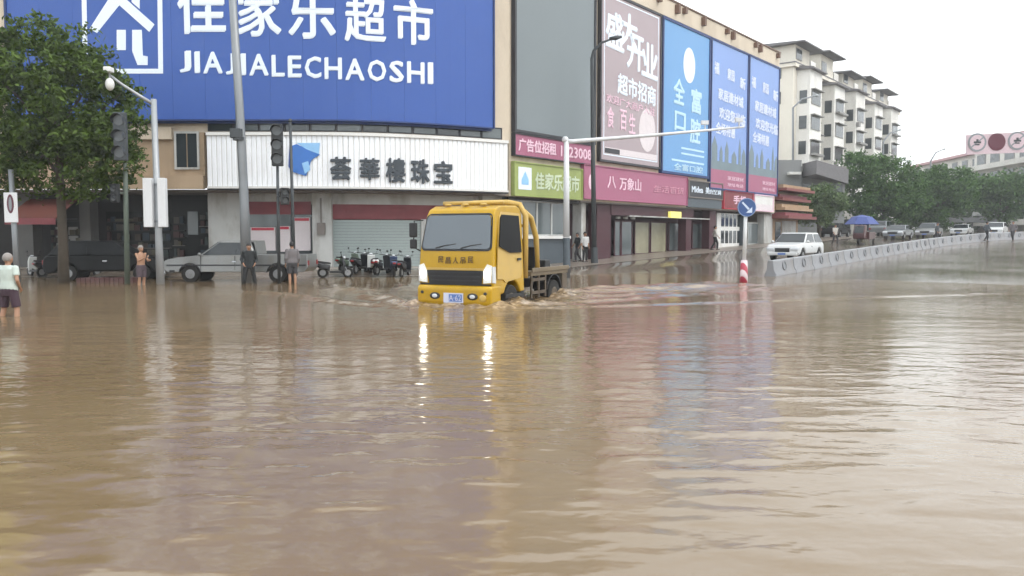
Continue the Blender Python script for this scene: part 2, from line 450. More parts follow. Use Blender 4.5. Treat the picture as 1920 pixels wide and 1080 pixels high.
# paved strip along the shop fronts, raised a hand above the terrain
M_pave = mat('wet_paving', '#8a7f76', .3, var=.2, scale=1.5, bump=.2, bscale=12, dirt='#6d5c48', dscale=.35, damt=.7)
pv = MB(); prev = None
for i in range(0, 120):
    u = -26 + i * .75
    if u > 60: break
    row = []
    for w in (-2.7, .4, 2.2):
        p = FP2(u, w); row.append((p.x, p.y, terr(*FP2(u, max(w, .3))) + .012 + (.02 if w < 1 else 0)))
    k = len(pv.v); pv.v += row
    if prev is not None: pv.f += [(prev, prev + 1, k + 1, k), (prev + 1, prev + 2, k + 2, k + 1)]
    prev = k
pav = pv.build('pavement', M_pave); tag(pav, None, None, kind='structure')

# ================================================================= CORNER BUILDING
M_cream = mat('cream_render', '#cdc0ad', .75, var=.08, scale=1.2, bump=.15, dirt='#9c8b78', dscale=.35, damt=.45)
M_beige = mat('beige_render', '#b09a80', .8, var=.1, scale=1.5, bump=.15, dirt='#7d6a56', dscale=.5, damt=.5)
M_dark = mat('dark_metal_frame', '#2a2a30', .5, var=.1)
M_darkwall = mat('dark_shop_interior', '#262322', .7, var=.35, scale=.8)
M_soffit = mat('grey_soffit', '#77706c', .7, var=.12)
M_white = mat('white_paint', '#dcdcda', .5, var=.05, dirt='#b5aca0', dscale=.6, damt=.35)
M_pillar = mat('pale_pillar', '#b9bab8', .6, var=.1, dirt='#7d7467', dscale=.8, damt=.8)
M_glass = mat('dark_glass', '#30373b', .08, var=.3, scale=.7, spec=.8)
M_gglass = mat('grey_glass', '#5c6466', .12, var=.25, scale=.6, spec=.7)
M_maroon = mat('maroon_facing', '#46242c', .55, var=.15)
M_shutter = mat('steel_shutter', '#9aa5a4', .45, metal=.25, var=.06)
M_redbanner = mat('faded_red_banner', '#7c3a40', .6, var=.25, scale=2.5)
M_red = mat('red_print', '#b83a4c', .55, var=.1)
M_poster = mat('white_poster', '#d8cfd2', .55, var=.08)
M_brown = mat('brown_iron', '#6b5142', .6, var=.2)

BL = thing('shopping_building', 'long cream corner shopping building behind the billboards and shop signs', 'building', (*C0, .3))
def bpart(name, m, fn, parent=BL, bevel=0.): mb = MB(); fn(mb); return mb.build(name, m, parent, world=True, bevel=bevel)
bpart('upper_wall', M_cream, lambda b: fbox(b, -30, 0, -.5, 0, 6.36, 17.0))
bpart('upper_wall', M_cream, lambda b: fbox(b, 0, 34.75, -.5, 0, 3.7, 16.0))
# end walls and roof give the block its depth
e0, e1 = FP2(34.75, -.5), FP2(34.75, -16)
mb = MB(); mb.hexa([(e0.x, e0.y, .5), (e1.x, e1.y, .5), (e1.x - .3, e1.y - .35, .5), (e0.x - .3, e0.y - .35, .5),
                    (e0.x, e0.y, 16), (e1.x, e1.y, 16), (e1.x - .3, e1.y - .35, 16), (e0.x - .3, e0.y - .35, 16)])
mb.build('end_wall', M_cream, BL, world=True)
rf = [FP2(u, -.3) for u in (-30, -20, -14, -8, -5, -2.5, -.02, 34.7)] + [FP2(34.7, -16), Vector((-10, 75)), Vector((-41, 60))]
mb = MB(); n = len(rf); mb.add([(p.x, p.y, 15.9) for p in rf] + [(p.x, p.y, 16.0) for p in rf],
        [tuple(range(n)), tuple(range(n, 2 * n))] + [(i, (i + 1) % n, (i + 1) % n + n, i + n) for i in range(n)])
mb.build('roof', M_soffit, BL, world=True)
bpart('parapet', M_cream, lambda b: fbox(b, .05, 34.8, -.45, .14, 15.55, 16.62))
bpart('coping', M_brown, lambda b: fbox(b, 0, 34.9, -.5, .22, 16.63, 16.72))
for i, u in enumerate((10.5, 14.2, 16.6, 17.6, 20.4, 24.2, 25.2, 29.4, 30.3, 34.0)):   # rain spouts under the coping
    bpart('rain_spout', M_brown, lambda b: fbox(b, u, u + .28, .14, .42, 15.95 + .2 * (i % 2), 16.5))
# strip of windows between the big billboard and the white shop sign
bpart('strip_wall', M_soffit, lambda b: fbox(b, U(390), -.02, -.7, -.25, 6.2, 6.36))
for i in range(12):
    u0 = U(395) + i * 1.14
    if u0 + 1.1 > -.3: break
    w_ = bpart('window', M_dark, lambda b: fframe(b, u0, u0 + 1.12, -.02, .05, 6.4, 6.95, .05))
    bpart('pane', M_gglass if i % 3 else M_glass, lambda b: fbox(b, u0 + .05, u0 + 1.07, -.01, .025, 6.45, 6.9), parent=w_)
# beige bay left of the white sign with its window
uA, uB = -30, U(388)
bpart('side_wall', M_beige, lambda b: fbox(b, uA, uB, -.55, .06, ZP(300, 352), 6.36))
bpart('cornice', M_cream, lambda b: fbox(b, uA, U(330), .06, .22, ZP(300, 262), ZP(300, 240)))
u0, u1 = U(333), U(379)
w_ = bpart('window', M_pillar, lambda b: fframe(b, u0, u1, .06, .13, ZP(350, 318), ZP(350, 247), .09))
bpart('pane', M_glass, lambda b: fbox(b, u0 + .09, (u0 + u1) / 2 - .03, .065, .09, ZP(350, 318) + .09, ZP(350, 247) - .09), parent=w_)
bpart('pane', M_glass, lambda b: fbox(b, (u0 + u1) / 2 + .03, u1 - .09, .065, .09, ZP(350, 318) + .09, ZP(350, 247) - .09), parent=w_)
bpart('ledge', M_beige, lambda b: fbox(b, uA, uB, .06, .3, ZP(300, 355), ZP(300, 330)))
# ground floor: recessed back wall, soffit, floor-high pillars
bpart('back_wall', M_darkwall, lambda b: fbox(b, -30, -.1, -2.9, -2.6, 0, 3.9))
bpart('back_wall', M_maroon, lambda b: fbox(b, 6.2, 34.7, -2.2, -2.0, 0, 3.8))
bpart('soffit', M_soffit, lambda b: fbox(b, -30, -.1, -2.6, -.2, 3.72, 3.84))
bpart('soffit', M_soffit, lambda b: fbox(b, 6.2, 34.7, -2.0, -.02, 3.62, 3.695))
def pill(a, b_, m=M_pillar, z1=3.72, w0=-1.5, w1=-.75): bpart('pillar', m, lambda b: fbox(b, U(a, w1), U(b_, w1), w0, w1, 0, z1))
pill(391, 452); pill(586, 622); pill(905, 958)
for a, b_ in ((26, 62), (150, 170)): pill(a, b_, mat('grey_pillar', '#565553', .7, var=.15), 3.7)
SW = -1.1
def shop(name, m, x0, x1, y0, y1, w0=-1.25, w1=-1.1, parent=BL):
    return bpart(name, m, lambda b: fbox(b, U(x0, SW), U(x1, SW), w0, w1, ZP(x0, y1, SW), ZP(x0, y0, SW)), parent)
shop('lintel', M_pillar, 452, 955, 358, 383, -1.3, -1.12)
# glazed shop with red banner and white boards
shop('shop_window', M_gglass, 453, 586, 383, 505, -1.32, -1.26)
shop('banner', M_redbanner, 466, 584, 378, 402)
shop('window_board', M_gglass, 466, 545, 402, 424)
for a, b_, t, q in ((470, 516, 426, 470), (519, 544, 424, 472), (549, 582, 408, 470)):
    p_ = shop('poster', M_poster, a, b_, t, q); shop('poster_stripe', M_red, a + 2, b_ - 2, t + 1, t + 6, -1.1, -1.09, p_)
# roller shutter made of slats, with the banner above
us0, us1 = U(624, SW), U(790, SW)
shop('banner', M_redbanner, 624, 905, 383, 411)
zt, zb = ZP(700, 412, SW), .33
nsl = 16
for i in range(nsl):
    z0 = zb + (zt - zb) * i / nsl; z1 = zb + (zt - zb) * (i + 1) / nsl - .012
    mb = MB(); fbox(mb, us0, us1, -1.27, -1.2 + .012, z0, z1); mb.build('shutter_slat', M_shutter, BL, world=True)
shop('shutter_backing', M_soffit, 622, 905, 408, 505, -1.4, -1.3)
shop('shutter_post', M_pillar, 790, 800, 411, 505)
shop('shop_window', M_gglass, 800, 905, 411, 505, -1.29, -1.24)
shop('meter_box', M_soffit, 599, 613, 418, 440, -.74, -.6)
shop('conduit', M_soffit, 604, 607, 372, 418, -.74, -.69)
# dim shops under the tree
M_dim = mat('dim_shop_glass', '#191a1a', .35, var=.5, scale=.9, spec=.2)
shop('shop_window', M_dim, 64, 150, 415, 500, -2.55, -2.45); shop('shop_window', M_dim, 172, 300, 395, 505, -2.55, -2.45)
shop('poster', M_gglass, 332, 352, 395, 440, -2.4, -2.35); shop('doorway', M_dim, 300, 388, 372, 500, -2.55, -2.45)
for a, b_ in ((75, 92), (100, 118), (128, 140)): shop('poster', M_pillar, a, b_, 425, 470, -2.42, -2.38)
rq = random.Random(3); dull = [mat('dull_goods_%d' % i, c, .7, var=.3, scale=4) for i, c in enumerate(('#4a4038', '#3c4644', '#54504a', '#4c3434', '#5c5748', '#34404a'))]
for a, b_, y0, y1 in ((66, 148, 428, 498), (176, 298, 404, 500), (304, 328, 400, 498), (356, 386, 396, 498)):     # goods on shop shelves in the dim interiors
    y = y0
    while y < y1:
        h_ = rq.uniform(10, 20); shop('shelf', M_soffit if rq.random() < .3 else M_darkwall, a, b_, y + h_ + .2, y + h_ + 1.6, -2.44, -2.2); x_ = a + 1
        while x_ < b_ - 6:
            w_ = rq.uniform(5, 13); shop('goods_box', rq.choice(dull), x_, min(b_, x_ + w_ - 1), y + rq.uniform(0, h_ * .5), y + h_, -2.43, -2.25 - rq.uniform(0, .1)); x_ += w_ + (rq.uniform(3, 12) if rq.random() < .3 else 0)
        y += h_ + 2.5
# side-street shop fronts
def side(name, m, x0, x1, z0, z1, w0, w1, parent=BL): return bpart(name, m, lambda b: fbox(b, U(x0, w1), U(x1, w1), w0, w1, z0, z1), parent)
zz = lambda x, y: ZP(x, y, 0)
M_bluegrey = mat('blue_grey_panel', '#4c555c', .5, var=.15)
u0, u1 = .2, U(1072)
bpart('dado', M_bluegrey, lambda b: fbox(b, u0, u1, -.6, -.3, .2, 1.62))
bpart('sill', M_white, lambda b: fbox(b, u0, u1 + .1, -.3, -.12, 1.62, 1.78))
for i in range(4):
    a = u0 + (u1 - u0) * i / 4; b_ = u0 + (u1 - u0) * (i + 1) / 4
    w_ = bpart('window', M_pillar, lambda b: fframe(b, a, b_, -.5, -.4, 1.79, 3.55, .06))
    bpart('pane', M_gglass, lambda b: fbox(b, a + .06, b_ - .06, -.47, -.44, 1.85, 3.49), parent=w_)
bpart('lintel', M_darkwall, lambda b: fbox(b, .05, 6.2, -.5, -.1, 3.56, 3.69))
side('lintel', M_maroon, 1146, 1300, 3.0, 3.62, -.6, -.25)
side('rail', M_pillar, 1180, 1330, 2.95, 3.02, -.4, -.2)
for a, b_, m in ((1090, 1098, M_pillar), (1119, 1145, M_maroon), (1286, 1296, M_maroon), (1330, 1342, M_maroon), (1393, 1399, M_bluegrey), (1432, 1448, M_pillar)):
    side('pillar', m, a, b_, .3, 3.62, -.9, -.3)
M_warm = mat('yellow_poster', '#8b8770', .35, var=.45, scale=1.4)  # plain yellowish colour of the poster windows
def door(x0, x1, m, zt=2.75, w=-1.2, mf=M_maroon, nm='door'):
    ua, ub = U(x0, w), U(x1, w); g = terr(*FP2(ua, .5))
    d_ = bpart(nm, mf, lambda b: fframe(b, ua, ub, w - .06, w, g, zt, .1))
    bpart('pane', m, lambda b: fbox(b, ua + .1, ub - .1, w - .045, w - .02, g + .1, zt - .1), parent=d_); return d_
door(1152, 1164, M_gglass); door(1165, 1186, M_gglass); door(1190, 1218, M_warm, nm='shop_window'); door(1220, 1250, M_warm, nm='shop_window')
door(1254, 1280, M_gglass); door(1298, 1328, M_gglass)
for i, x in enumerate((1158, 1172, 1186)): side('ceiling_lamp', M_white, x, x + 5, 2.82, 2.95, -.9, -.75)
M_yel = mat('yellow_light_box', '#d8d070', .4, var=.05, emit=.5)
side('light_box', M_yel, 1257, 1277, 2.98, 3.38, -.24, -.05)
# white multi-pane door
ua, ub = U(1344, -.6), U(1392, -.6); g = terr(*FP2(ua, .5))
d_ = bpart('panelled_door', M_white, lambda b: fbox(b, ua, ub, -.7, -.6, g, 3.5))
for i in range(5):
    for j in range(2):
        a = ua + .7 + i * (ub - ua - 1.0) / 5; z = g + .35 + j * 1.25
        bpart('pane', M_glass, lambda b: fbox(b, a, a + .55, -.6, -.585, z, z + .95), parent=d_)
door(1402, 1430, M_gglass, 2.9, -.8, M_pillar)

# ================================================================= BILLBOARDS AND SIGNS
M_blue = mat('billboard_blue', '#3357a2', .5, var=.05, scale=.6, bump=.06, bscale=1.2)
M_let = mat('billboard_white', '#e2ebf6', .5, var=.03)
M_navy = mat('billboard_frame_blue', '#1e3468', .5)
def sign(name, label, u, w, z, group=None):
    p = FP2(u, w); return thing(name, label, 'sign' if name.endswith('sign') else 'billboard', (p.x, p.y, z), 0, group)
# big blue billboard
BB = sign('billboard', 'huge blue supermarket billboard with white writing and house logo', -10, .3, 6.8)
ubl, ubr = U(40), U(917)
zb0 = 6.78
nsh = 15
for i in range(nsh):      # vinyl sheets side by side
    a_ = ubl + (ubr - ubl) * i / nsh; c_ = ubl + (ubr - ubl) * (i + 1) / nsh - .006
    bpart('vinyl_sheet', M_blue, lambda b: fbox(b, a_, c_, .28, .42 - .0012 * (i % 3), zb0 + .1, 15.6), BB)
bpart('frame', M_navy, lambda b: (fbox(b, ubl, ubr, .2, .27, zb0 - .06, zb0 + .3), fbox(b, ubr, ubr + .08, .2, .47, zb0 + .06, 15.6),
                                  fbox(b, ubl - .1, ubl, .2, .47, zb0 + .06, 15.6), fbox(b, ubl, ubr, .27, .46, zb0 + .03, zb0 + .098)), BB)
bw = .422
for ch, xa, xb in (('佳', 334, 424), ('家', 446, 528), ('乐', 541, 630), ('超', 646, 724), ('市', 738, 812)):
    ua, ub = U(xa, bw, 60), U(xb, bw, 60)
    zl = zat(xa, 64 + (xa - 334) * .043, FP2(ua, bw).y); wd = ub - ua
    bpart('character', M_let, lambda b: ftext(b, ch, ua, ub, zl, zl + wd * 1.12, bw, .022), BB)
word = 'JIAJIALECHAOSHI'; x = 334.; wdt = [.72, .42, 1.08, .72, .42, 1.08, .78, .82, .95, 1.0, 1.08, 1.05, .85, 1.0, .42]
tot = sum(wdt); k = (815 - 334) / tot
for ch, wv in zip(word, wdt):
    xa, xb = x, x + wv * k; x = xb
    ua, ub = U(xa + 3, bw, 120), U(xb - 3, bw, 120); Yd = FP2(ua, bw).y
    yb = 136 + (xa - 334) * .046
    bpart('letter', M_let, lambda b: ftext(b, ch, ua, ub, zat(xa, yb, Yd), zat(xa, yb - 41, Yd), bw, .03), BB)
def lg(pts, parent=BB, m=M_let, w=bw, nm='logo_bar', th=.012):
    bpart(nm, m, lambda b: fpoly(b, [(U(x, w, y), zat(x, y, FP2(U(x, w, y), w).y)) for x, y in pts], w, th), parent)
lg([(151, -120), (160, -120), (165, 140), (156, 140)]); lg([(294, -120), (303, -120), (306, 138), (297, 138)]); lg([(165, 129), (297, 129), (297, 138), (165, 138)])
lg([(214, -18), (236, -18), (236, -2), (222, 12), (182, 62), (168, 54)]); lg([(236, -2), (290, 46), (280, 60), (224, 10)], th=.02)
lg([(247, -60), (262, -60), (262, 17), (247, 4)], th=.016)
lg([(219, 56), (236, 56), (236, 94), (219, 94)]); lg([(248, 56), (266, 56), (268, 104), (277, 106), (277, 122), (258, 122), (248, 96)])
# yellow poster and pilaster left of it
M_ypost = mat('yellow_green_poster', '#a9a45a', .6, var=.5, scale=.5)
YP = sign('billboard', 'narrow yellow and green poster panel at the far left edge', U(10), .3, 6.9)
bpart('panel', M_ypost, lambda b: fbox(b, U(-90), U(19), .22, .32, 6.9, 15.5), YP)
bpart('frame', M_cream, lambda b: (fbox(b, U(20), U(34), .1, .4, zat(20, 66, 36), 15.6), fbox(b, U(-92), U(19), .1, .38, 6.7, 6.89)), YP)

# white ribbed jeweller's sign, every rib a slat
M_rib = mat('white_ribbed_sheet', '#f0f3f8', .42, var=.04, dirt='#c7c3c0', dscale=.8, damt=.3)
M_char = mat('charcoal_letter', '#3a424a', .5, var=.1)
WS = sign('shop_sign', 'long white ribbed shop sign with charcoal Chinese characters and blue bird emblem', -7, .3, 3.85)
ul, ur = U(391, .5), U(953, .5)
bpart('box', M_white, lambda b: fbox(b, ul, ur, .02, .44, 3.86, 6.3), WS)
nr = 62
for i in range(nr):
    a = ul + (ur - ul) * i / nr; b_ = a + (ur - ul) / nr
    mb = MB(); g_ = (b_ - a)
    pts = [(a, .44), (a + .10 * g_, .47), (a + .74 * g_, .47), (a + .84 * g_, .44)]
    vs = [FP(u, w, z) for z in (3.95, 6.16) for u, w in pts]
    mb.add(vs, [(0, 1, 5, 4), (1, 2, 6, 5), (2, 3, 7, 6), (0, 3, 2, 1), (4, 5, 6, 7)])
    mb.build('slat', M_rib, WS, world=True)
bpart('trim', M_white, lambda b: fbox(b, ul, ur, .44, .54, 6.17, 6.31), WS)
bpart('trim', M_white, lambda b: fbox(b, ul, ur, .44, .54, 3.85, 3.94), WS)
bpart('drip_edge', M_dark, lambda b: fbox(b, ul, ur, .1, .52, 3.79, 3.845), WS)
for ch, xa, xb, ya, yb in (('荟', 619, 659, 294, 338), ('華', 674, 712, 296, 338), ('樓', 723, 760, 296, 342), ('珠', 770, 805, 298, 344), ('宝', 813, 848, 301, 344)):
    ua, ub = U(xa, .5, 320), U(xb, .5, 320)
    bpart('character', M_char, lambda b: ftext(b, ch, ua, ub, ZP(xa, yb, .5), ZP(xa, ya, .5), .503, .028, thick=.05), WS)
M_b1 = mat('emblem_blue', '#3a72c0', .5); M_b2 = mat('emblem_sky_blue', '#8fc0ea', .5); M_b3 = mat('emblem_navy', '#2b4c9a', .5)
lg([(546, 274), (556, 270), (600, 290), (584, 300), (574, 330), (560, 326), (548, 322), (543, 300)], WS, M_b1, .503, 'emblem_wing', .02)
lg([(556, 268), (600, 268), (598, 289), (575, 280)], WS, M_b2, .503, 'emblem_wing', .02)
lg([(543, 272), (549, 276), (549, 326), (541, 312)], WS, M_b3, .503, 'emblem_wing', .028)
lg([(566, 306), (578, 302), (582, 318), (572, 326)], WS, M_b2, .503, 'emblem_wing', .028)

# boards along the side street
M_led = mat('grey_led_screen', '#737c80', .35, var=.12, scale=.25, spec=.5)
M_pink = mat('pink_sign', '#a2607a', .5, var=.07, scale=.5); M_pinkw = mat('pale_pink_letter', '#e8c6d6', .5)
M_green = mat('green_sign', '#98a561', .5, var=.06); M_greenw = mat('pale_green_letter', '#cdd9bd', .5)
M_mauve = mat('mauve_poster', '#a6989d', .5, var=.14, scale=.28)
M_sky = mat('sky_blue_poster', '#6a9cce', .5, var=.1, scale=.15)
M_skyt = mat('pale_blue_letter', '#bcdcf0', .5)
M_lav = mat('lavender_poster', '#7f9bd2', .5, var=.12, scale=.25); M_lavt = mat('lavender_letter', '#d6def2', .5)
M_skyline = mat('grey_green_print', '#6f8088', .5, var=.2, scale=1.)
zp0, zp1 = 5.95, 15.46
def panel(label, u0, u1, z0, z1, m, mf=M_dark, t=.14, name='billboard'):
    s_ = sign(name, label, (u0 + u1) / 2, .2, z0)
    bpart('panel', m, lambda b: fbox(b, u0 + t, u1 - t, .1, .2, z0 + t, z1 - t), s_)
    bpart('frame', mf, lambda b: fframe(b, u0, u1, .03, .26, z0, z1, t), s_); return s_
def put(s_, txt, u0, u1, z0, z1, m, bold=.02, shear=0., nm='lettering', w=.2): bpart(nm, m, lambda b: ftext(b, txt, u0, u1, z0, z1, w + .002, bold, shear), s_)
LED = panel('large blank grey screen on the corner beside the blue billboard', .12, 7.3, 6.8, 16.2, M_led)
AD = panel('low pink banner with pale writing directly under the grey screen', .12, 7.2, 5.66, 6.78, M_pink, M_dark, .06, 'banner_sign')
put(AD, '广告位招租', .45, 3.6, 5.92, 6.55, M_pinkw, .03); put(AD, '1323008', 4.0, 6.95, 5.92, 6.5, M_pinkw, .03)
GS = panel('yellow green shop sign with white logo square below the pink banner', .1, 6.05, 3.72, 5.4, M_green, M_green, .05, 'shop_sign')
bpart('logo_square', M_let, lambda b: fbox(b, .45, 1.5, .2, .215, 4.05, 5.15), GS)
bpart('logo_mark', M_b2, lambda b: fpoly(b, [(.7, 4.3), (1.25, 4.3), (1.25, 4.55), (.98, 4.95), (.7, 4.55)], .216), GS)
put(GS, '佳家乐超市', 1.8, 5.75, 4.1, 4.98, M_greenw, .03)
MV = panel('mauve poster with white Chinese writing between grey screen and blue poster', 7.75, 14.75, zp0, zp1, M_mauve, M_dark, .12)
bpart('inner_border', M_let, lambda b: fframe(b, 8.15, 14.4, .2, .212, 6.35, 15.2, .07), MV)
for ch, a, z, sz in (('盛', 8.3, 12.4, 2.1), ('大', 9.9, 12.75, 2.0), ('开', 10.6, 11.6, 2.1), ('业', 12.3, 11.4, 2.1)): put(MV, ch, a, a + sz * .95, z, z + sz, M_let, .03, -.05, 'character')
put(MV, '超市招商', 9.6, 14.1, 9.95, 11.15, M_let, .03, -.05); put(MV, '欢迎广大商户入驻', 8.4, 14.0, 9.3, 9.8, M_maroon if False else M_pinkw, .0, -.03)
for ch, a, z in (('食', 8.5, 7.9), ('百', 9.9, 7.9), ('生', 10.9, 7.8)): put(MV, ch, a, a + .75, z, z + 1.2, M_pinkw, .02, 0, 'character')
bpart('picture', M_poster, lambda b: fpoly(b, [(13.1 + 1.0 * math.cos(t), 8.2 + 1.3 * math.sin(t)) for t in [2 * math.pi * i / 20 for i in range(20)]], .2), MV)
bpart('base_strip', M_poster, lambda b: fbox(b, 8.3, 14.3, .2, .213, 6.45, 6.8), MV); bpart('base_patch', M_dark, lambda b: fbox(b, 8.3, 9.9, .213, .22, 6.47, 6.75), MV)
BP = panel('bright sky blue dental poster with pale writing and oval emblem', 14.9, 21.75, 5.75, zp1, M_sky, M_navy, .16)
bpart('oval', M_let, lambda b: fpoly(b, [(18.6 + .85 * math.cos(t), 13.0 + 1.15 * math.sin(t)) for t in [2 * math.pi * i / 24 for i in range(24)]], .2), BP)
for ch, a, z in (('全', 16.4, 10.3), ('口', 16.6, 8.6), ('富', 18.9, 10.0), ('腔', 18.8, 8.0)): put(BP, ch, a, a + 1.55, z, z + 1.65 - (.4 if ch == '口' else 0), M_skyt, .03, -.03, 'character')
for z, a, b_ in ((7.6, 17.6, 21.0), (7.25, 17.6, 21.0), (6.75, 16.3, 21.0)): bpart('text_line', M_skyt, lambda b: fbox(b, a, b_, .2, .21, z - .12, z), BP)
put(BP, '全富口腔', 16.6, 20.8, 6.05, 6.5, M_skyt, .02)
def lavp(label, a, b_):
    s_ = panel(label, a, b_, 5.05, zp1, M_lav, M_navy, .12)
    bpart('pink_base', M_pink, lambda b: fbox(b, a + .13, b_ - .13, .2, .212, 5.2, 6.5), s_)
    bpart('skyline', M_skyline, lambda b: fbox(b, a + .13, b_ - .13, .2, .212, 6.5, 7.1), s_)
    for k, (du, wd, h) in enumerate(((.3, .9, 1.7), (1.6, .5, 1.1), (2.5, .6, 1.5), (3.7, .8, .9), (4.9, .4, 1.9), (5.5, .7, 1.2))):
        bpart('skyline_tower', M_skyline, lambda b: fpoly(b, [(a + du, 7.1), (a + du + wd, 7.1), (a + du + wd, 7.1 + h * .6), (a + du + wd / 2, 7.1 + h), (a + du, 7.1 + h * .6)], .2), s_)
    for z, (p, q), t in ((14.0, (.5, 1.3), '福'), (13.9, (2.7, 3.9), '家园'), (13.6, (4.9, 5.9), '新'), (12.3, (1.2, 5.6), '家居建材城'), (11.0, (1.4, 6.0), '欢迎您光临'), (9.9, (.9, 4.2), '全场特惠')):
        put(s_, t, a + p, a + q, z - .9, z - .05, M_lavt, .03, -.03)
    put(s_, '家居建材', a + 3.0, b_ - .6, 5.85, 6.15, M_pinkw, .0); put(s_, '地址电话', a + 3.0, b_ - .6, 5.4, 5.65, M_pinkw, .0)
lavp('lavender city skyline poster next to the sky blue poster', 21.9, 28.35)
lavp('lavender city skyline poster at the building end, farthest from the corner', 28.5, 34.7)
PB = panel('long pink shop fascia with pale writing below the mauve poster', 6.15, 18.55, 3.8, 5.7, M_pink, M_pink, .05, 'shop_sign')
bpart('dot', M_pinkw, lambda b: fpoly(b, [(6.9 + .22 * math.cos(t), 4.75 + .42 * math.sin(t)) for t in [2 * math.pi * i / 14 for i in range(14)]], .2), PB)
put(PB, '八', 8.6, 9.5, 4.5, 5.2, M_pinkw, .02, 0, 'character'); put(PB, '万象山', 9.9, 12.4, 4.45, 5.2, M_pinkw, .02); put(PB, '生活百货', 14.0, 18.0, 4.5, 4.95, mat('worn_pink_letter', '#cf94a8', .5), .01)
BK = panel('black shop sign with two white words on the side street', 18.7, 24.1, 4.35, 5.55, M_dark, M_soffit, .08, 'shop_sign')
put(BK, 'Midea', 19.2, 20.9, 4.72, 5.15, M_let, .03); put(BK, '美的空调', 21.3, 23.8, 4.7, 5.18, M_let, .02)
bpart('lower_panel', M_bluegrey, lambda b: fbox(b, 18.75, 24.05, .03, .18, 3.72, 4.33), BK)
P2 = panel('small pink shop sign right of the black sign', 24.3, 29.7, 3.75, 5.1, M_redbanner, M_red, .06, 'shop_sign'); put(P2, '手机', 26.0, 28.4, 4.15, 4.8, M_pinkw, .03)
P3 = panel('white light box sign near the far end of the building', 29.95, 33.9, 3.75, 5.05, M_white, M_pinkw, .08, 'shop_sign'); bpart('base_strip', M_poster, lambda b: fbox(b, 30.1, 33.75, .2, .21, 3.85, 4.3), P3)
# ================================================================= TREES
def leaf_mat(name, c0, c1):
    m = bpy.data.materials.new(name); m.use_nodes = True
    N = m.node_tree.nodes; L = m.node_tree.links; b = N['Principled BSDF']; b.inputs['Roughness'].default_value = .7; b.inputs['Specular IOR Level'].default_value = .2
    g = N.new('ShaderNodeNewGeometry'); rp = N.new('ShaderNodeMix'); rp.data_type = 'RGBA'
    rp.inputs[6].default_value = (*lin(c0), 1); rp.inputs[7].default_value = (*lin(c1), 1)
    L.new(g.outputs['Random Per Island'], rp.inputs[0]); L.new(rp.outputs[2], b.inputs['Base Color'])
    tr = N.new('ShaderNodeBsdfTranslucent'); L.new(rp.outputs[2], tr.inputs['Color'])
    mx = N.new('ShaderNodeMixShader'); mx.inputs[0].default_value = .22
    L.new(b.outputs[0], mx.inputs[1]); L.new(tr.outputs[0], mx.inputs[2]); L.new(mx.outputs[0], N['Material Output'].inputs['Surface'])
    return m
M_leafA = leaf_mat('leaf_mid_green', '#34441f', '#5f7537'); M_leafB = leaf_mat('leaf_deep_green', '#395330', '#5a7840')
M_leafC = leaf_mat('leaf_grey_green', '#46583a', '#6d7f55')
M_bark = mat('dark_bark', '#4a4238', .85, var=.3, scale=6, bump=.6, bscale=25)
def tree(label, base, h, blobs, nleaf, ls, m, trunk_r, seed, name='street_tree', group=None, limbs=7, fork=.45):
    rnd = random.Random(seed); t = thing(name, label, 'tree', base, 0, group)
    mb = MB(); top = Vector((rnd.uniform(-.2, .2), rnd.uniform(-.2, .2), h * .72))
    pts = [Vector((0, 0, -.4)), Vector((.03, .02, h * .15)), Vector((top.x * .4, top.y * .4, h * fork)), top]
    mb.tube(pts, [trunk_r * 1.25, trunk_r, trunk_r * .75, trunk_r * .25], 10)
    for i in range(limbs):
        bl = blobs[i % len(blobs)]; c = Vector(bl[0]); st = pts[2].lerp(top, rnd.uniform(-.25, .5))
        e = c + Vector((rnd.uniform(-.5, .5) * bl[1][0], rnd.uniform(-.5, .5) * bl[1][1], rnd.uniform(-.2, .5) * bl[1][2]))
        md = st.lerp(e, .5) + Vector((0, 0, .08 * h * rnd.uniform(-.2, .6)))
        mb.tube([st, md, e], [trunk_r * .42, trunk_r * .25, trunk_r * .07], 6)
    mb.build('trunk', M_bark, t, smooth=True)
    vol = [b[1][0] * b[1][1] * b[1][2] for b in blobs]; tv = sum(vol); vs = []; fs = []
    for bl, v_ in zip(blobs, vol):
        c, r = Vector(bl[0]), bl[1]; nc = max(6, int(nleaf * v_ / tv / 26))
        for k in range(nc):                                   # leaf clumps at twig ends
            while True:
                d = Vector((rnd.uniform(-1, 1), rnd.uniform(-1, 1), rnd.uniform(-1, 1)))
                if .25 < d.length < 1: break
            d = d * (d.length ** -.45) if d.length > .01 else d
            d *= 1 + .16 * noise.noise(d * 2.3 + Vector((seed, 0, 0)))
            cc = c + Vector((d.x * r[0], d.y * r[1], d.z * r[2]))
            if noise.noise(cc * (.16 / ls) + Vector((seed * 3.1, 0, 0))) < -.13: continue          # open gaps between the boughs
            cr = ls * rnd.uniform(1.5, 3.1)
            for j in range(26):
                p = cc + Vector((rnd.gauss(0, .6), rnd.gauss(0, .6), rnd.gauss(0, .42))) * cr
                n = (Vector((rnd.gauss(0, .7), rnd.gauss(0, .7), rnd.gauss(.55, .5)))).normalized()
                a = n.cross(Vector((rnd.gauss(0, 1), rnd.gauss(0, 1), rnd.gauss(0, 1)))).normalized(); b = n.cross(a)
                s = ls * rnd.uniform(.6, 1.25); q = len(vs)
                vs += [tuple(p - a * s), tuple(p + b * s * .45 + n * s * .12), tuple(p + a * s), tuple(p - b * s * .45 + n * s * .12)]
                fs.append((q, q + 1, q + 2, q + 3))
    me = bpy.data.meshes.new('crown'); me.from_pydata(vs, [], fs); me.materials.append(m)
    cr_ = add_obj('crown', me, t); cr_['kind'] = 'stuff'
    return t
def gz(X, Y): return terr(X, Y)
p = at(118, 505, 29.5)
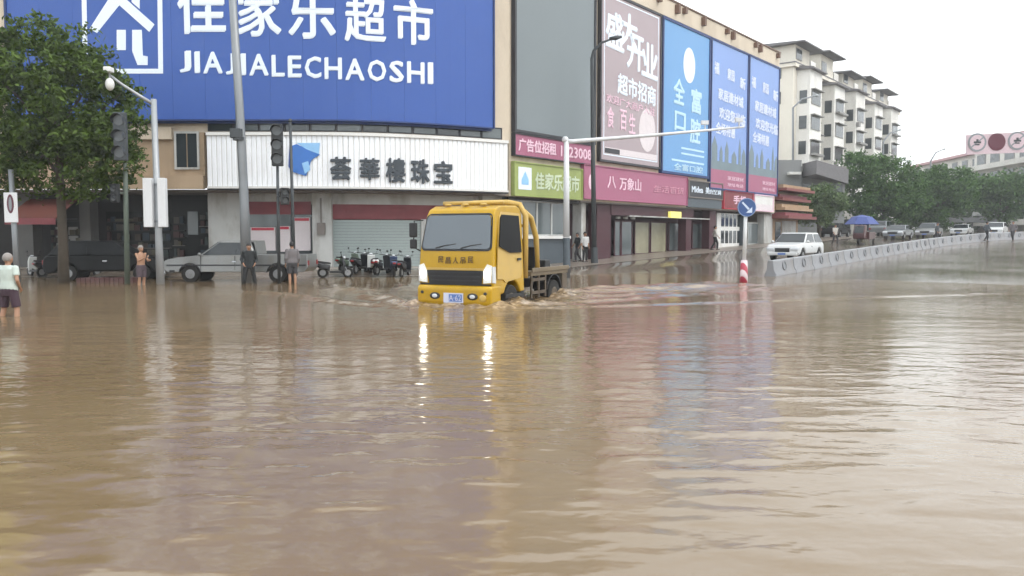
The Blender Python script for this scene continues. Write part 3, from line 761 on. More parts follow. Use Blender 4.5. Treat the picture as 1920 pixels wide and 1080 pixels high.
tree('big leafy tree in front of the blue billboard at the left', (p.x, 29.5, 0), 9.6,
     [((-.6, 0, 6.6), (3.0, 2.4, 2.2)), ((1.2, -.2, 6.3), (1.9, 1.9, 1.9)), ((-2.4, .1, 5.8), (2.2, 2.0, 2.1)), ((.2, .2, 4.7), (2.7, 2.2, 1.4)),
      ((-.4, 0, 8.5), (1.8, 1.5, 1.2)), ((1.7, 0, 4.4), (1.15, 1.3, 1.1)), ((-3.0, .3, 8.0), (1.0, 1.2, .9)), ((1.2, 0, 7.9), (1.0, 1.1, .8)), ((2.6, -.1, 6.9), (.7, .7, .5)), ((-1.6, -.2, 9.1), (.8, .8, .5)), ((2.5, .1, 5.4), (.7, .8, .6)), ((.9, -.3, 3.5), (.9, .8, .45)), ((-1.5, 0, 3.6), (1.0, .9, .5))], 46000, .115, M_leafA, .17, 11, limbs=14)
def rtree(label, px, Y, ytop, ybot, wpx, seed, m, nl):
    X = xat(px, Y); b = gz(X, Y); zt = zat(px, ytop, Y) - b; zb_ = zat(px, ybot, Y) - b; rw = wpx / 2 / FPX * Y; rv = (zt - zb_) / 2; zc = zb_ + rv
    rnd = random.Random(seed); bl = [((0, 0, zc), (rw * .85, rw * .8, rv * .92))]
    for k in range(6):
        a = k * 1.05 + rnd.uniform(-.3, .3); bl.append(((rw * .55 * math.cos(a), rw * .5 * math.sin(a), zc + rv * rnd.uniform(-.5, .55)), (rw * rnd.uniform(.42, .6), rw * .5, rv * rnd.uniform(.4, .6))))
    tree(label, (X, Y, b), zt, bl, nl, max(.16, Y * .0026), m, .2, seed, group='trees along the side street', limbs=8, fork=.35)
rtree('small light green tree beside the red shop front, leftmost along the street', 1535, 76, 338, 425, 92, 21, M_leafC, 9000)
rtree('tallest round street tree under the cream apartment block', 1655, 90, 284, 425, 160, 22, M_leafB, 22000)
rtree('dark street tree left of the white far building', 1758, 98, 308, 428, 125, 23, M_leafB, 17000)
rtree('wide dark tree at the right edge of the street', 1872, 108, 328, 418, 140, 24, M_leafB, 16000)
rtree('low tree between the two tall street trees', 1705, 104, 330, 430, 90, 25, M_leafC, 9000)

# ================================================================= BUILDINGS BEYOND
M_apt = mat('cream_apartment_wall', '#e2dccf', .75, var=.06, scale=.5, dirt='#a79f94', dscale=.18, damt=.55)
M_apt2 = mat('pale_bay_wall', '#e6e4df', .75, var=.06, scale=.5, dirt='#aaa49c', dscale=.2, damt=.55)
M_tile = mat('grey_roof_tile', '#6c6a6c', .7, var=.2, scale=3)
M_awin = mat('apartment_glass', '#3f4548', .12, var=.4, scale=.4, spec=.7)
M_aframe = mat('apartment_frame', '#84827f', .5, var=.1)
A0 = Vector((xat(1481, 93), 93.)); ag = 1.6
AP = thing('apartment_block', 'tall cream apartment block with bay windows behind the shopping building', 'building', (A0.x, A0.y, ag))
def AQ(u, w): return (A0.x + DX * u + DY * w, A0.y + DY * u - DX * w)
def abox(mb, u0, u1, w0, w1, z0, z1, sl=0.):
    q = [AQ(u0, w0), AQ(u1, w0), AQ(u1, w1), AQ(u0, w1)]
    return mb.hexa([(*p, z0) for p in q] + [(*q[0], z1), (*q[1], z1), (*q[2], z1 - sl), (*q[3], z1 - sl)])
def apart(name, m, u0, u1, w0, w1, z0, z1, parent=AP, sl=0.): return abox(MB(), u0, u1, w0, w1, z0, z1, sl).build(name, m, parent, world=True)
def awindow(u0, u1, w, z0, z1, nm=3, hood=True):
    f = apart('window', M_aframe, u0, u1, w - .02, w + .07, z0, z1); n = nm
    for i in range(n):
        a = u0 + .07 + (u1 - u0 - .14) * i / n
        apart('pane', M_awin, a + .03, a + (u1 - u0 - .14) / n - .03, w + .07, w + .082, z0 + .08, z1 - .08, f)
    if hood: apart('hood', M_aframe, u0 - .12, u1 + .12, w, w + .5, z1 + .05, z1 + .16, f)
ZR = 21.2; FH = 2.9
apart('wall', M_apt, 0, 47, -11, 0, ag, ZR)
apart('cornice', M_apt, -.35, 47.3, -11.3, .35, ZR + .002, ZR + .4)
apart('cornice_tile_band', M_tile, -.4, 47.35, -11.35, .4, ZR + .402, ZR + .52)  # thin grey tile course on top of the cornice
bays = [(1.2, 5.4), (10.2, 14.4), (19.2, 23.4), (28.2, 32.4), (37.2, 41.4)]
for bi, (a, b_) in enumerate(bays):
    apart('bay', M_apt2, a, b_, .002, 1.5, ag, ZR - .25 - .5 * (bi % 2))
    apart('bay_eave', M_tile, a - .4, b_ + .4, .0, 2.0, ZR - .24 - .5 * (bi % 2), ZR + .32 - .5 * (bi % 2), sl=.4)
    for fl in range(7):
        z = ag + 1.0 + fl * FH
        if z + 1.5 > ZR - .6: break
        awindow(a + .55, b_ - .55, 1.5, z, z + 1.55, 4)
        # side light of the bay, seen from down the street
        q = [AQ(a - .01, .35), AQ(a - .01, 1.2), AQ(a - .05, 1.2), AQ(a - .05, .35)]
        MB().hexa([(*p_, z) for p_ in q] + [(*p_, z + 1.5) for p_ in q]).build('side_window', M_awin, AP, world=True)
        awindow(b_ + 1.3, b_ + 3.3, 0, z + .1, z + 1.4, 2)
        if (fl * 3 + bi) % 4 != 1: apart('air_conditioner', M_aframe, b_ + .35, b_ + 1.1, .01, .45, z + .1, z + .7)
    # rooftop room with overhanging tiled roof
    rz_ = (0, .5, -.5, .2, -.3)[bi]; apart('rooftop_room', M_apt, a - .3, b_ + .4, -6, -.2, ZR + .52, ZR + 2.7 + rz_)
    apart('rooftop_roof', M_tile, a - 1.2, b_ + 1.2, -6.6, 1.2, ZR + 2.7 + rz_, ZR + 3.2 + rz_, sl=.35)
    awindow(a, a + 1.9, -.2, ZR + 1.1, ZR + 2.4, 2, False)
    apart('roof_shed', M_apt2, b_ + 1.6, b_ + 3.4, -4, -.4, ZR + .52, ZR + 1.9)
for bi, (a, b_) in enumerate(bays):
    apart('rain_pipe', M_aframe, b_ + .12, b_ + .22, .01, .11, ag, ZR - .1); apart('rain_pipe', M_aframe, b_ + 3.6, b_ + 3.7, .01, .11, ag, ZR - .1)
    for fl in range(6):
        z = ag + 1.0 + fl * FH
        if (bi + fl) % 3 == 0: apart('window_cage', M_aframe, a + .4, b_ - .4, 1.6, 2.1, z - .12, z + .12)
        if (bi * 2 + fl) % 3 == 1: apart('clothes_rail', M_tile, b_ + 1.2, b_ + 3.4, .3, .9, z - .1, z - .02)
        if (bi + 2 * fl) % 5 == 2: apart('air_conditioner', M_aframe, a + .2, a + .95, 1.51, 1.9, z - .75, z - .2)
# gable end facing the corner: windows and air conditioners
for fl in range(7):
    z = ag + 1.0 + fl * FH
    q = [AQ(-.01, -2.9), AQ(-.01, -1.4), AQ(-.07, -1.4), AQ(-.07, -2.9)]
    if fl in (5, 6): MB().hexa([(*p_, z) for p_ in q] + [(*p_, z + 1.4) for p_ in q]).build('gable_window', M_awin, AP, world=True)

# lower grey building with canted canopies in front of it
M_grey = mat('grey_cladding', '#7d7f80', .7, var=.15, scale=.5, dirt='#5f6264', dscale=.3)
GB = thing('grey_building', 'low grey building with slanted canopies below the apartment block', 'building', (xat(1500, 82), 82., 1.3))
def gbx(name, m, px0, px1, Y0, Y1, y0, y1, parent=GB):
    X0, X1 = xat(px0, Y0), xat(px1, Y0); z0, z1 = zat(px0, y1, Y0), zat(px0, y0, Y0)
    return MB().box(X0, X1, Y0, Y1, max(.8, z0), z1).build(name, m, parent, world=True)
gbx('wall', M_grey, 1452, 1582, 84, 92, 318, 460); gbx('stair_tower', M_grey, 1456, 1500, 83, 92, 300, 460)
gbx('parapet', M_aframe, 1450, 1584, 83.6, 84, 312, 322)
mb = MB(); x0, x1 = xat(1528, 80), xat(1585, 84)
mb.hexa([(x0, 80, zat(1528, 326, 80)), (x1, 83.6, zat(1585, 345, 84)), (x1, 84, zat(1585, 345, 84)), (x0, 84, zat(1528, 326, 80)),
         (x0, 80, zat(1528, 300, 80)), (x1, 83.6, zat(1585, 318, 84)), (x1, 84, zat(1585, 318, 84)), (x0, 84, zat(1528, 300, 80))])
mb.build('canopy', M_tile, GB, world=True)
for i in range(4): gbx('window', M_awin, 1503 + i * 20, 1517 + i * 20, 83.9, 84, 345, 372)
gbx('awning', M_white, 1478, 1500, 82.2, 83, 322, 327)
# red and gold eaved shop at the end of the building
M_redtile = mat('red_eave', '#7a4340', .6, var=.2); M_gold = mat('tan_band', '#a08468', .6, var=.2)
RS = thing('red_shop', 'small shop with red tiered eaves at the end of the shopping building', 'shop', (*FP2(36.5, 0), 1.0))
def rsb(name, m, u0, u1, w0, w1, z0, z1): return bpart(name, m, lambda b: fbox(b, u0, u1, w0, w1, z0, z1), RS)
rsb('wall', M_gold, 35.1, 41.5, -5, -.4, .7, 5.9); rsb('door', M_glass, 36, 37.2, -.4, -.35, 1, 3.0); rsb('door', M_pillar, 37.5, 40.8, -.4, -.34, 1.0, 3.1)
for k, (z, o_) in enumerate(((3.25, 1.1), (3.95, .8), (4.75, .6), (5.55, .9))):
    rsb('eave', M_redtile if k != 1 else M_gold, 34.95, 41.7 + .2 * o_, -.4, o_, z, z + .22); rsb('eave_band', M_gold if k % 2 else M_redbanner, 35.0, 41.6, -.39, o_ - .3, z + .225, z + .5)

# white building on the far right
M_fw = mat('far_white_wall', '#d6d3cd', .75, var=.05, scale=.4, dirt='#a7a19a', dscale=.15, damt=.5); M_pinkroof = mat('pink_roof_edge', '#b58f92', .7, var=.1)
Q0, Q1 = Vector((xat(1698, 172), 172.)), Vector((xat(1965, 118), 118.)); qd = (Q1 - Q0).normalized(); qn = Vector((qd.y, -qd.x)); ql = (Q1 - Q0).length
if qn.x > 0: qn = -qn
WB = thing('white_building', 'long white building with balconies behind the trees at far right', 'building', (Q0.x, Q0.y, 3.0))
def wq(name, m, u0, u1, w0, w1, z0, z1, parent=WB):
    q = [Q0 + qd * u + qn * w for u, w in ((u0, w0), (u1, w0), (u1, w1), (u0, w1))]
    return MB().hexa([(p_.x, p_.y, z0) for p_ in q] + [(p_.x, p_.y, z1) for p_ in q]).build(name, m, parent, world=True)
ZW = 17.2
wq('wall', M_fw, 0, ql * .62, -12, 0, 2.5, ZW - 1.0); wq('wall', M_fw, ql * .62 + .01, ql + 12, -12, 1.5, 2.5, ZW)
wq('roof', M_pinkroof, -.6, ql * .62, -12.5, .8, ZW - 1.0, ZW - .55); wq('roof', M_pinkroof, ql * .62 + .01, ql + 12.5, -12.6, 2.4, ZW + .002, ZW + .5)
for fl in range(4):
    z = 4.6 + fl * 3.1
    for k in range(8):
        a = 1.0 + k * 4.1
        if a + 2.2 < ql * .6:
            f = wq('window', M_aframe, a, a + 2.2, .0, .08, z, z + 1.6); wq('pane', M_awin, a + .1, a + 2.1, .08, .09, z + .1, z + 1.5, f)
        b_ = ql * .64 + k * 4.6
        if b_ + 3.2 < ql + 10:
            f = wq('window', M_aframe, b_, b_ + 3.0, 1.5, 1.58, z, z + 1.7); wq('pane', M_awin, b_ + .1, b_ + 2.9, 1.58, 1.59, z + .1, z + 1.6, f)
    wq('balcony', M_fw, ql * .62 + .3, ql + 11, 1.501, 2.9, z - 1.05, z - .25)
    # end of the projecting wing, facing the street
    q = Q0 + qd * (ql * .62)
# long grey roof at the far end of the street
CA = thing('roadside_canopy', 'long low grey canopy roof at the far end of the street', 'canopy', (xat(1850, 125), 125., 2.4))
MB().box(xat(1785, 125), xat(1990, 125), 124, 128, zat(1800, 417, 125), zat(1800, 408, 125)).build('roof', M_grey, CA, world=True)
MB().box(xat(1835, 125), xat(1990, 125), 124.5, 127, zat(1800, 404, 125), zat(1800, 397, 125)).build('upper_rail', M_pillar, CA, world=True)
for i in range(7): MB().cyl((xat(1790 + i * 32, 125), 125, 2.0), (xat(1790 + i * 32, 125), 125, zat(1800, 417, 125)), .12).build('post', M_aframe, CA, world=True)
# a wall of hedge closing the street
hv = MB(); rnd = random.Random(5); vs = []; fs = []
for i in range(9000):
    px = rnd.uniform(1480, 2100); Y = 135 + rnd.uniform(0, 6); X = xat(px, Y); z = 2.2 + rnd.random() ** .7 * (6.5 + 1.5 * noise.noise((X * .1, 0, 1)))
    n = Vector((rnd.gauss(0, 1), rnd.gauss(-.5, 1), rnd.gauss(.4, 1))).normalized(); a = n.orthogonal().normalized(); b = n.cross(a); s = rnd.uniform(.25, .6); q = len(vs)
    vs += [(X + d.x, Y + d.y, z + d.z) for d in (-a * s, b * s * .6, a * s, -b * s * .6)]; fs.append((q, q + 1, q + 2, q + 3))
me = bpy.data.meshes.new('hedge'); me.from_pydata(vs, [], fs); me.materials.append(M_leafC); hd = add_obj('hedge', me)
tag(hd, 'mass of grey green foliage closing the far end of the street', 'hedge', kind='stuff')

# ================================================================= TOW TRUCK
M_ty = mat('truck_yellow', '#b38d06', .4, var=.07, scale=1.2, coat=.12, spec=.35, dirt='#8f6f2a', dscale=1.6, damt=.3)
M_typ = mat('truck_yellow_pale', '#bf9f52', .4, var=.1, scale=1.5, dirt='#98835c', dscale=1.4, damt=.4)  # paler yellow; on the left door it stands for sunlight
M_blk = mat('black_plastic', '#1c1c1e', .5, var=.2); M_rub = mat('tyre_rubber', '#1a1917', .8, var=.3, bump=.3)
M_ws = mat('windscreen_glass', '#525c65', .06, var=.12, scale=.8, spec=.9)
M_cabglass = mat('cab_side_glass', '#0c0c0e', .4, var=.3, spec=.1)
M_lamp = mat('headlamp_lit', '#fff6e6', .2, var=0, emit=11.0); M_lensl = mat('lit_lens', '#b9bab6', .2, var=.1, emit=.35); M_lens = mat('clear_lens', '#c9ccd0', .15, var=.1)
M_steel = mat('worn_steel', '#5d5245', .5, metal=.4, var=.2, dirt='#6a5a45', dscale=2.)
M_bedp = mat('platform_pale', '#6f6350', .55, var=.15, dirt='#7f705a', dscale=1.2)
TRrz = math.atan2(TRK_HEAD.y, TRK_HEAD.x)
TR = thing('tow_truck', 'yellow flatbed tow truck with lit headlights ploughing through the flood', 'truck', (TRK.x, TRK.y, TRK_Z), TRrz)
def arc(cx, cz, r, a0, a1, n=9): return [(cx + r * math.cos(R(a0 + (a1 - a0) * i / (n - 1))), cz + r * math.sin(R(a0 + (a1 - a0) * i / (n - 1)))) for i in range(n)]
def thw(z): return 1.02 - .10 * max(0, min(1, (z - 1.55) / 1.2)) ** 1.3
cabp = [(-1.78, .62), (-1.56, .62)] + arc(-1.05, .44, .50, 158, 22) + [(-.5, .62), (-.02, .62), (.03, .9), (.04, 1.25), (.0, 1.66), (-.19, 2.5), (-.30, 2.68), (-.55, 2.77), (-1.5, 2.80), (-1.68, 2.74), (-1.78, 2.55)]
cab = MB().prism(cabp, lambda z: -thw(z), lambda z: thw(z)).build('cab', M_ty, TR, bevel=.06, seg=3)
def on_front(z): 
    ks = [(.62, -.02), (.9, .03), (1.25, .04), (1.66, .0), (2.5, -.19), (2.68, -.30)]
    for (z0, x0), (z1, x1) in zip(ks, ks[1:]):
        if z <= z1: return x0 + (x1 - x0) * (z - z0) / (z1 - z0)
    return -.30
def fpan(name, m, pts, off=.012, parent=TR, thick=.03):   # panel lying on the cab front, pts (y,z)
    n = len(pts); vs = [(on_front(z) + off, y, z) for y, z in pts] + [(on_front(z) + off - thick, y, z) for y, z in pts]
    return MB().add(vs, [tuple(range(n))] + [(i, i + n, (i + 1) % n + n, (i + 1) % n) for i in range(n)]).build(name, m, parent)
def rrect(y0, y1, z0, z1, r, n=5):
    o = []
    for cy, cz, a in ((y1 - r, z1 - r, 0), (y0 + r, z1 - r, 90), (y0 + r, z0 + r, 180), (y1 - r, z0 + r, 270)):
        o += [(cy + r * math.cos(R(a + 90 * i / n)), cz + r * math.sin(R(a + 90 * i / n))) for i in range(n + 1)]
    return o
wsc = lambda L_: [(y * thw(z) / 1.0, z) for y, z in L_]
sur = fpan('windscreen_seal', M_blk, wsc(rrect(-.965, .965, 1.67, 2.58, .12)), .014)
fpan('windscreen', M_ws, wsc(rrect(-.925, .925, 1.72, 2.53, .10)), .03)
for y in (-.55, .15): 
    w_ = MB().tube([(on_front(1.74) + .05, y, 1.74), (on_front(1.86) + .05, y + .25, 1.8), (on_front(1.95) + .05, y + .55, 1.84)], .012, 6).build('wiper', M_blk, TR)
fpan('grille', M_blk, [(-.78, 1.2), (.78, 1.2), (.72, .88), (-.72, .88)], .02)
for i in range(3): fpan('grille_bar', M_dark, [(-.68, .94 + i * .1), (.68, .94 + i * .1), (.68, .97 + i * .1), (-.68, .97 + i * .1)], .04)
fpan('grille_lip', M_typ, [(-.8, 1.26), (.8, 1.26), (.78, 1.21), (-.78, 1.21)], .03)
for s_ in (-1, 1):
    h_ = fpan('headlight', M_lensl, [(s_ * .78, .9), (s_ * .98, .92), (s_ * 1.0, 1.32), (s_ * .88, 1.36), (s_ * .78, 1.2)], .03)
    MB().ball((.05, s_ * .885, 1.12), (.05, .085, .14), 12, 8).build('bulb', M_lamp, h_, smooth=True)
    MB().prism([(-.12, .9), (.03, .92), (.04, 1.3), (-.1, 1.3)], s_ * 1.0, s_ * 1.03).build('side_lamp', M_lens, TR)
MB().prism([(-.4, .34), (.06, .34), (.12, .42), (.12, .76), (.06, .84), (-.4, .84)], -1.03, 1.03).build('bumper', M_ty, TR, bevel=.05, seg=3)
MB().box(-.3, .045, -.98, .98, .845, .885).build('bumper_gap', M_blk, TR)
for y in (-.52, .52):
    f_ = MB().ball((.12, y, .58), (.02, .15, .085), 14, 8).build('fog_lamp', M_blk, TR, smooth=True)
    MB().ball((.135, y, .58), (.012, .08, .05), 10, 6).build('fog_lens', M_lens, f_, smooth=True)
for y in (-.88, .86): MB().ball((.12, y, .66), (.015, .05, .04), 10, 6).build('tow_eye', M_blk, TR, smooth=True)
MB().ball((.13, .8, .55), (.02, .1, .09), 10, 6).build('marker_lamp', M_typ, TR, smooth=True)
M_plate = mat('plate_blue', '#5b78b8', .4); M_platew = mat('plate_white', '#c9cde0', .4)
pl = MB().box(.121, .135, -.27, .27, .42, .66).build('licence_plate', M_platew, TR)
MB().box(.135, .139, -.12, .24, .45, .63).build('plate_field', M_plate, pl)
def ltext(mb, s, org, ax, az, wd, ht, dep, th=.006, bold=0.):
    vs, fs, a = text_geo(s, 0.); n = len(vs); org = Vector(org); ax = Vector(ax); az = Vector(az); nn = Vector(dep)
    k = len(mb.v); mb.v += [tuple(org + ax * (x * wd) + az * (y * ht) + nn * th) for x, y in vs]; mb.f += [tuple(i + k for i in f) for f in fs]; return mb
ltext(MB(), 'A·62', (.141, -.11, .47), (0, 1, 0), (0, 0, 1), .33, .14, (1, 0, 0)).build('plate_number', M_platew, pl)
M_tdark = mat('brown_letter', '#5f4510', .5)
for i, ch in enumerate('民昌人吊民'):
    y0 = -.47 + i * .205 ; z0 = 1.36 + (.02 if i in (0, 4) else 0)
    ltext(MB(), ch, (on_front(z0) + .018, y0, z0), (0, 1, 0), (-.09, 0, 1), .14, .155, (1, 0, 0)).build('character', M_tdark, TR)
    ltext(MB(), ch, (on_front(z0) + .016, y0 + .012, z0 + .008), (0, 1, 0), (-.09, 0, 1), .14, .155, (1, 0, 0)).build('character_stroke', M_tdark, TR)
for s_ in (-1, 1):
    def sp(name, m, pts, off=.012, parent=TR, th=.02):
        n = len(pts); vs = [(x, s_ * (thw(z) + off), z) for x, z in pts] + [(x, s_ * (thw(z) + off - th), z) for x, z in pts]
        return MB().add(vs, [tuple(range(n))] + [(i, i + n, (i + 1) % n + n, (i + 1) % n) for i in range(n)]).build(name, m, parent)
    d_ = sp('door', M_typ if s_ > 0 else M_ty, [(-.22, 1.66), (-.18, 1.0), (-.5, .98), (-.62, .9), (-1.5, .98), (-1.6, 1.1), (-1.62, 2.6), (-.52, 2.62), (-.42, 2.5)], .014)  # left door coloured paler than the right: sunlight put into its paint
    sp('side_window', M_cabglass, [(-.30, 1.78), (-.46, 2.46), (-.56, 2.55), (-1.52, 2.54), (-1.54, 1.62), (-.9, 1.62)], .03, d_)
    sp('door_handle', M_blk, [(-1.3, 1.42), (-1.5, 1.42), (-1.5, 1.48), (-1.3, 1.48)], .035, d_)
    if s_ < 0:
     mr = MB().tube([(-.12, s_ * .98, 2.42), (.02, s_ * 1.16, 2.40), (.03, s_ * 1.18, 1.75), (-.05, s_ * 1.02, 1.66)], .018, 6).build('mirror_arm', M_blk, TR, smooth=True)
     MB().box(-.02, .07, s_ * 1.08, s_ * 1.29, 2.0, 2.36).build('mirror', M_blk, mr, bevel=.03); MB().box(-.02, .06, s_ * 1.09, s_ * 1.28, 1.72, 1.95).build('mirror', M_blk, mr, bevel=.03)
    sp('step', M_blk, [(-.58, .52), (-1.55, .52), (-1.52, .6), (-.6, .6)], .03)
for y in (-.5, 0, .5): MB().ball((-.5, y, 2.8), (.06, .1, .035), 10, 6).build('roof_marker', M_typ, TR, smooth=True)
MB().tube([(-.9, -.85, 2.86), (-.88, .85, 2.86)], .05, 8).build('roof_bar', M_typ, TR, smooth=True)
def wheel(parent, x, y, r, wd, s_, mr=M_steel):
    t = MB(); t.cyl((x, y - wd / 2, r), (x, y + wd / 2, r), r, r, 26)
    w_ = t.build('wheel', M_rub, parent, bevel=.03)
    rm = MB(); rm.cyl((x, y + s_ * (wd / 2 - .02), r), (x, y + s_ * (wd / 2 + .012), r), r * .56, r * .5, 22); rb = rm.build('rim', mr, w_, bevel=.012)
    MB().cyl((x, y + s_ * wd / 2, r), (x, y + s_ * (wd / 2 + .04), r), r * .2, r * .16, 12).build('hub', mr, w_)
    return w_
for s_ in (-1, 1): wheel(TR, -1.05, s_ * .86, .41, .26, s_); wheel(TR, -3.75, s_ * .80, .41, .46, s_)
MB().box(-4.7, -1.4, -.42, -.30, .62, .86).box(-4.7, -1.4, .30, .42, .62, .86).build('chassis', M_blk, TR)
MB().box(-4.75, -2.15, -1.04, 1.04, .98, 1.1).build('platform', M_bedp, TR, bevel=.015)
for s_ in (-1, 1):
    MB().box(-4.75, -2.15, s_ * 1.045, s_ * 1.08, 1.08, 1.2).build('side_rail', M_bedp, TR, bevel=.012)
    g_ = MB().box(-3.2, -2.2, s_ * .98, s_ * 1.02, .84, .92).box(-3.2, -2.2, s_ * .98, s_ * 1.02, .5, .58).box(-3.2, -3.12, s_ * .98, s_ * 1.02, .4, 1.05).box(-2.75, -2.67, s_ * .98, s_ * 1.02, .4, 1.05).box(-2.28, -2.2, s_ * .98, s_ * 1.02, .4, 1.05).build('side_guard', M_steel, TR)
    MB().prism(arc(-3.75, .44, .56, 165, 15) + arc(-3.75, .44, .52, 15, 165), s_ * .6, s_ * 1.03).build('mudguard', M_blk, TR)
    MB().box(-4.72, -4.35, s_ * .75, s_ * 1.03, .55, .98).build('tool_locker', M_steel, TR, bevel=.02)
MB().tube([(-1.9, -.98, .95), (-1.92, -.98, 2.55), (-1.9, -.82, 2.84), (-1.88, -.5, 2.90), (-1.88, .5, 2.90), (-1.9, .82, 2.84), (-1.92, .98, 2.55), (-1.9, .98, .95)], .075, 10).build('headboard_hoop', M_typ, TR, smooth=True)
MB().tube([(-1.9, -.94, 2.4), (-2.25, -.96, 2.35), (-2.5, -1.0, 1.9), (-2.55, -1.0, 1.2)], .065, 8).build('headboard_stay', M_typ, TR, smooth=True)
MB().tube([(-1.9, .94, 2.66), (-2.25, .98, 2.5), (-2.5, 1.02, 2.0), (-2.55, 1.03, 1.2)], .075, 8).build('headboard_stay', M_typ, TR, smooth=True)
MB().box(-2.0, -1.92, -.92, .92, 1.2, 1.95).build('headboard', M_bedp, TR)
MB().tube([(-1.95, -.92, 2.3), (-1.95, .92, 2.3)], .04, 8).build('headboard_bar', M_typ, TR)
MB().cyl((-2.35, -.35, 1.42), (-2.35, .35, 1.42), .16, .16, 16).box(-2.6, -2.1, -.45, -.38, 1.2, 1.6).box(-2.6, -2.1, .38, .45, 1.2, 1.6).build('winch', M_blk, TR)
MB().box(-2.75, -2.45, .8, 1.0, 1.22, 1.75).build('control_box', M_blk, TR, bevel=.02)
for i, (x, y, h_, w_) in enumerate(((-2.7, -.5, .3, .5), (-3.2, .45, .22, .45), (-3.6, -.3, .18, .5), (-4.3, .3, .25, .4))): MB().box(x - w_ / 2, x + w_ / 2, y - .3, y + .3, 1.105, 1.105 + h_).build('recovery_gear', M_blk if i % 2 else M_steel, TR, bevel=.03)
MB().torus((-3.9, -.55, 1.2), (0, 0, 1), .24, .09, 18, 8).build('spare_tyre', M_rub, TR, smooth=True)
MB().tube([(-2.3, .15, 1.5), (-3.4, .1, 1.75), (-4.5, .05, 1.35)], [.09, .08, .06], 8).build('boom', M_blk, TR, smooth=True)
MB().prism([(-1.82, .45), (-1.62, .45), (-1.6, .75), (-1.82, .75)], .8, 1.0).build('fuel_tank', M_blk, TR, bevel=.03)
MB().tube([(-4.6, 0, .8), (-5.0, 0, .9), (-5.2, 0, 1.0)], .09, 8).box(-5.22, -5.02, -.75, .75, .9, 1.05).box(-5.05, -4.8, .5, 1.0, .8, 1.1).build('wheel_lift', M_blk, TR)
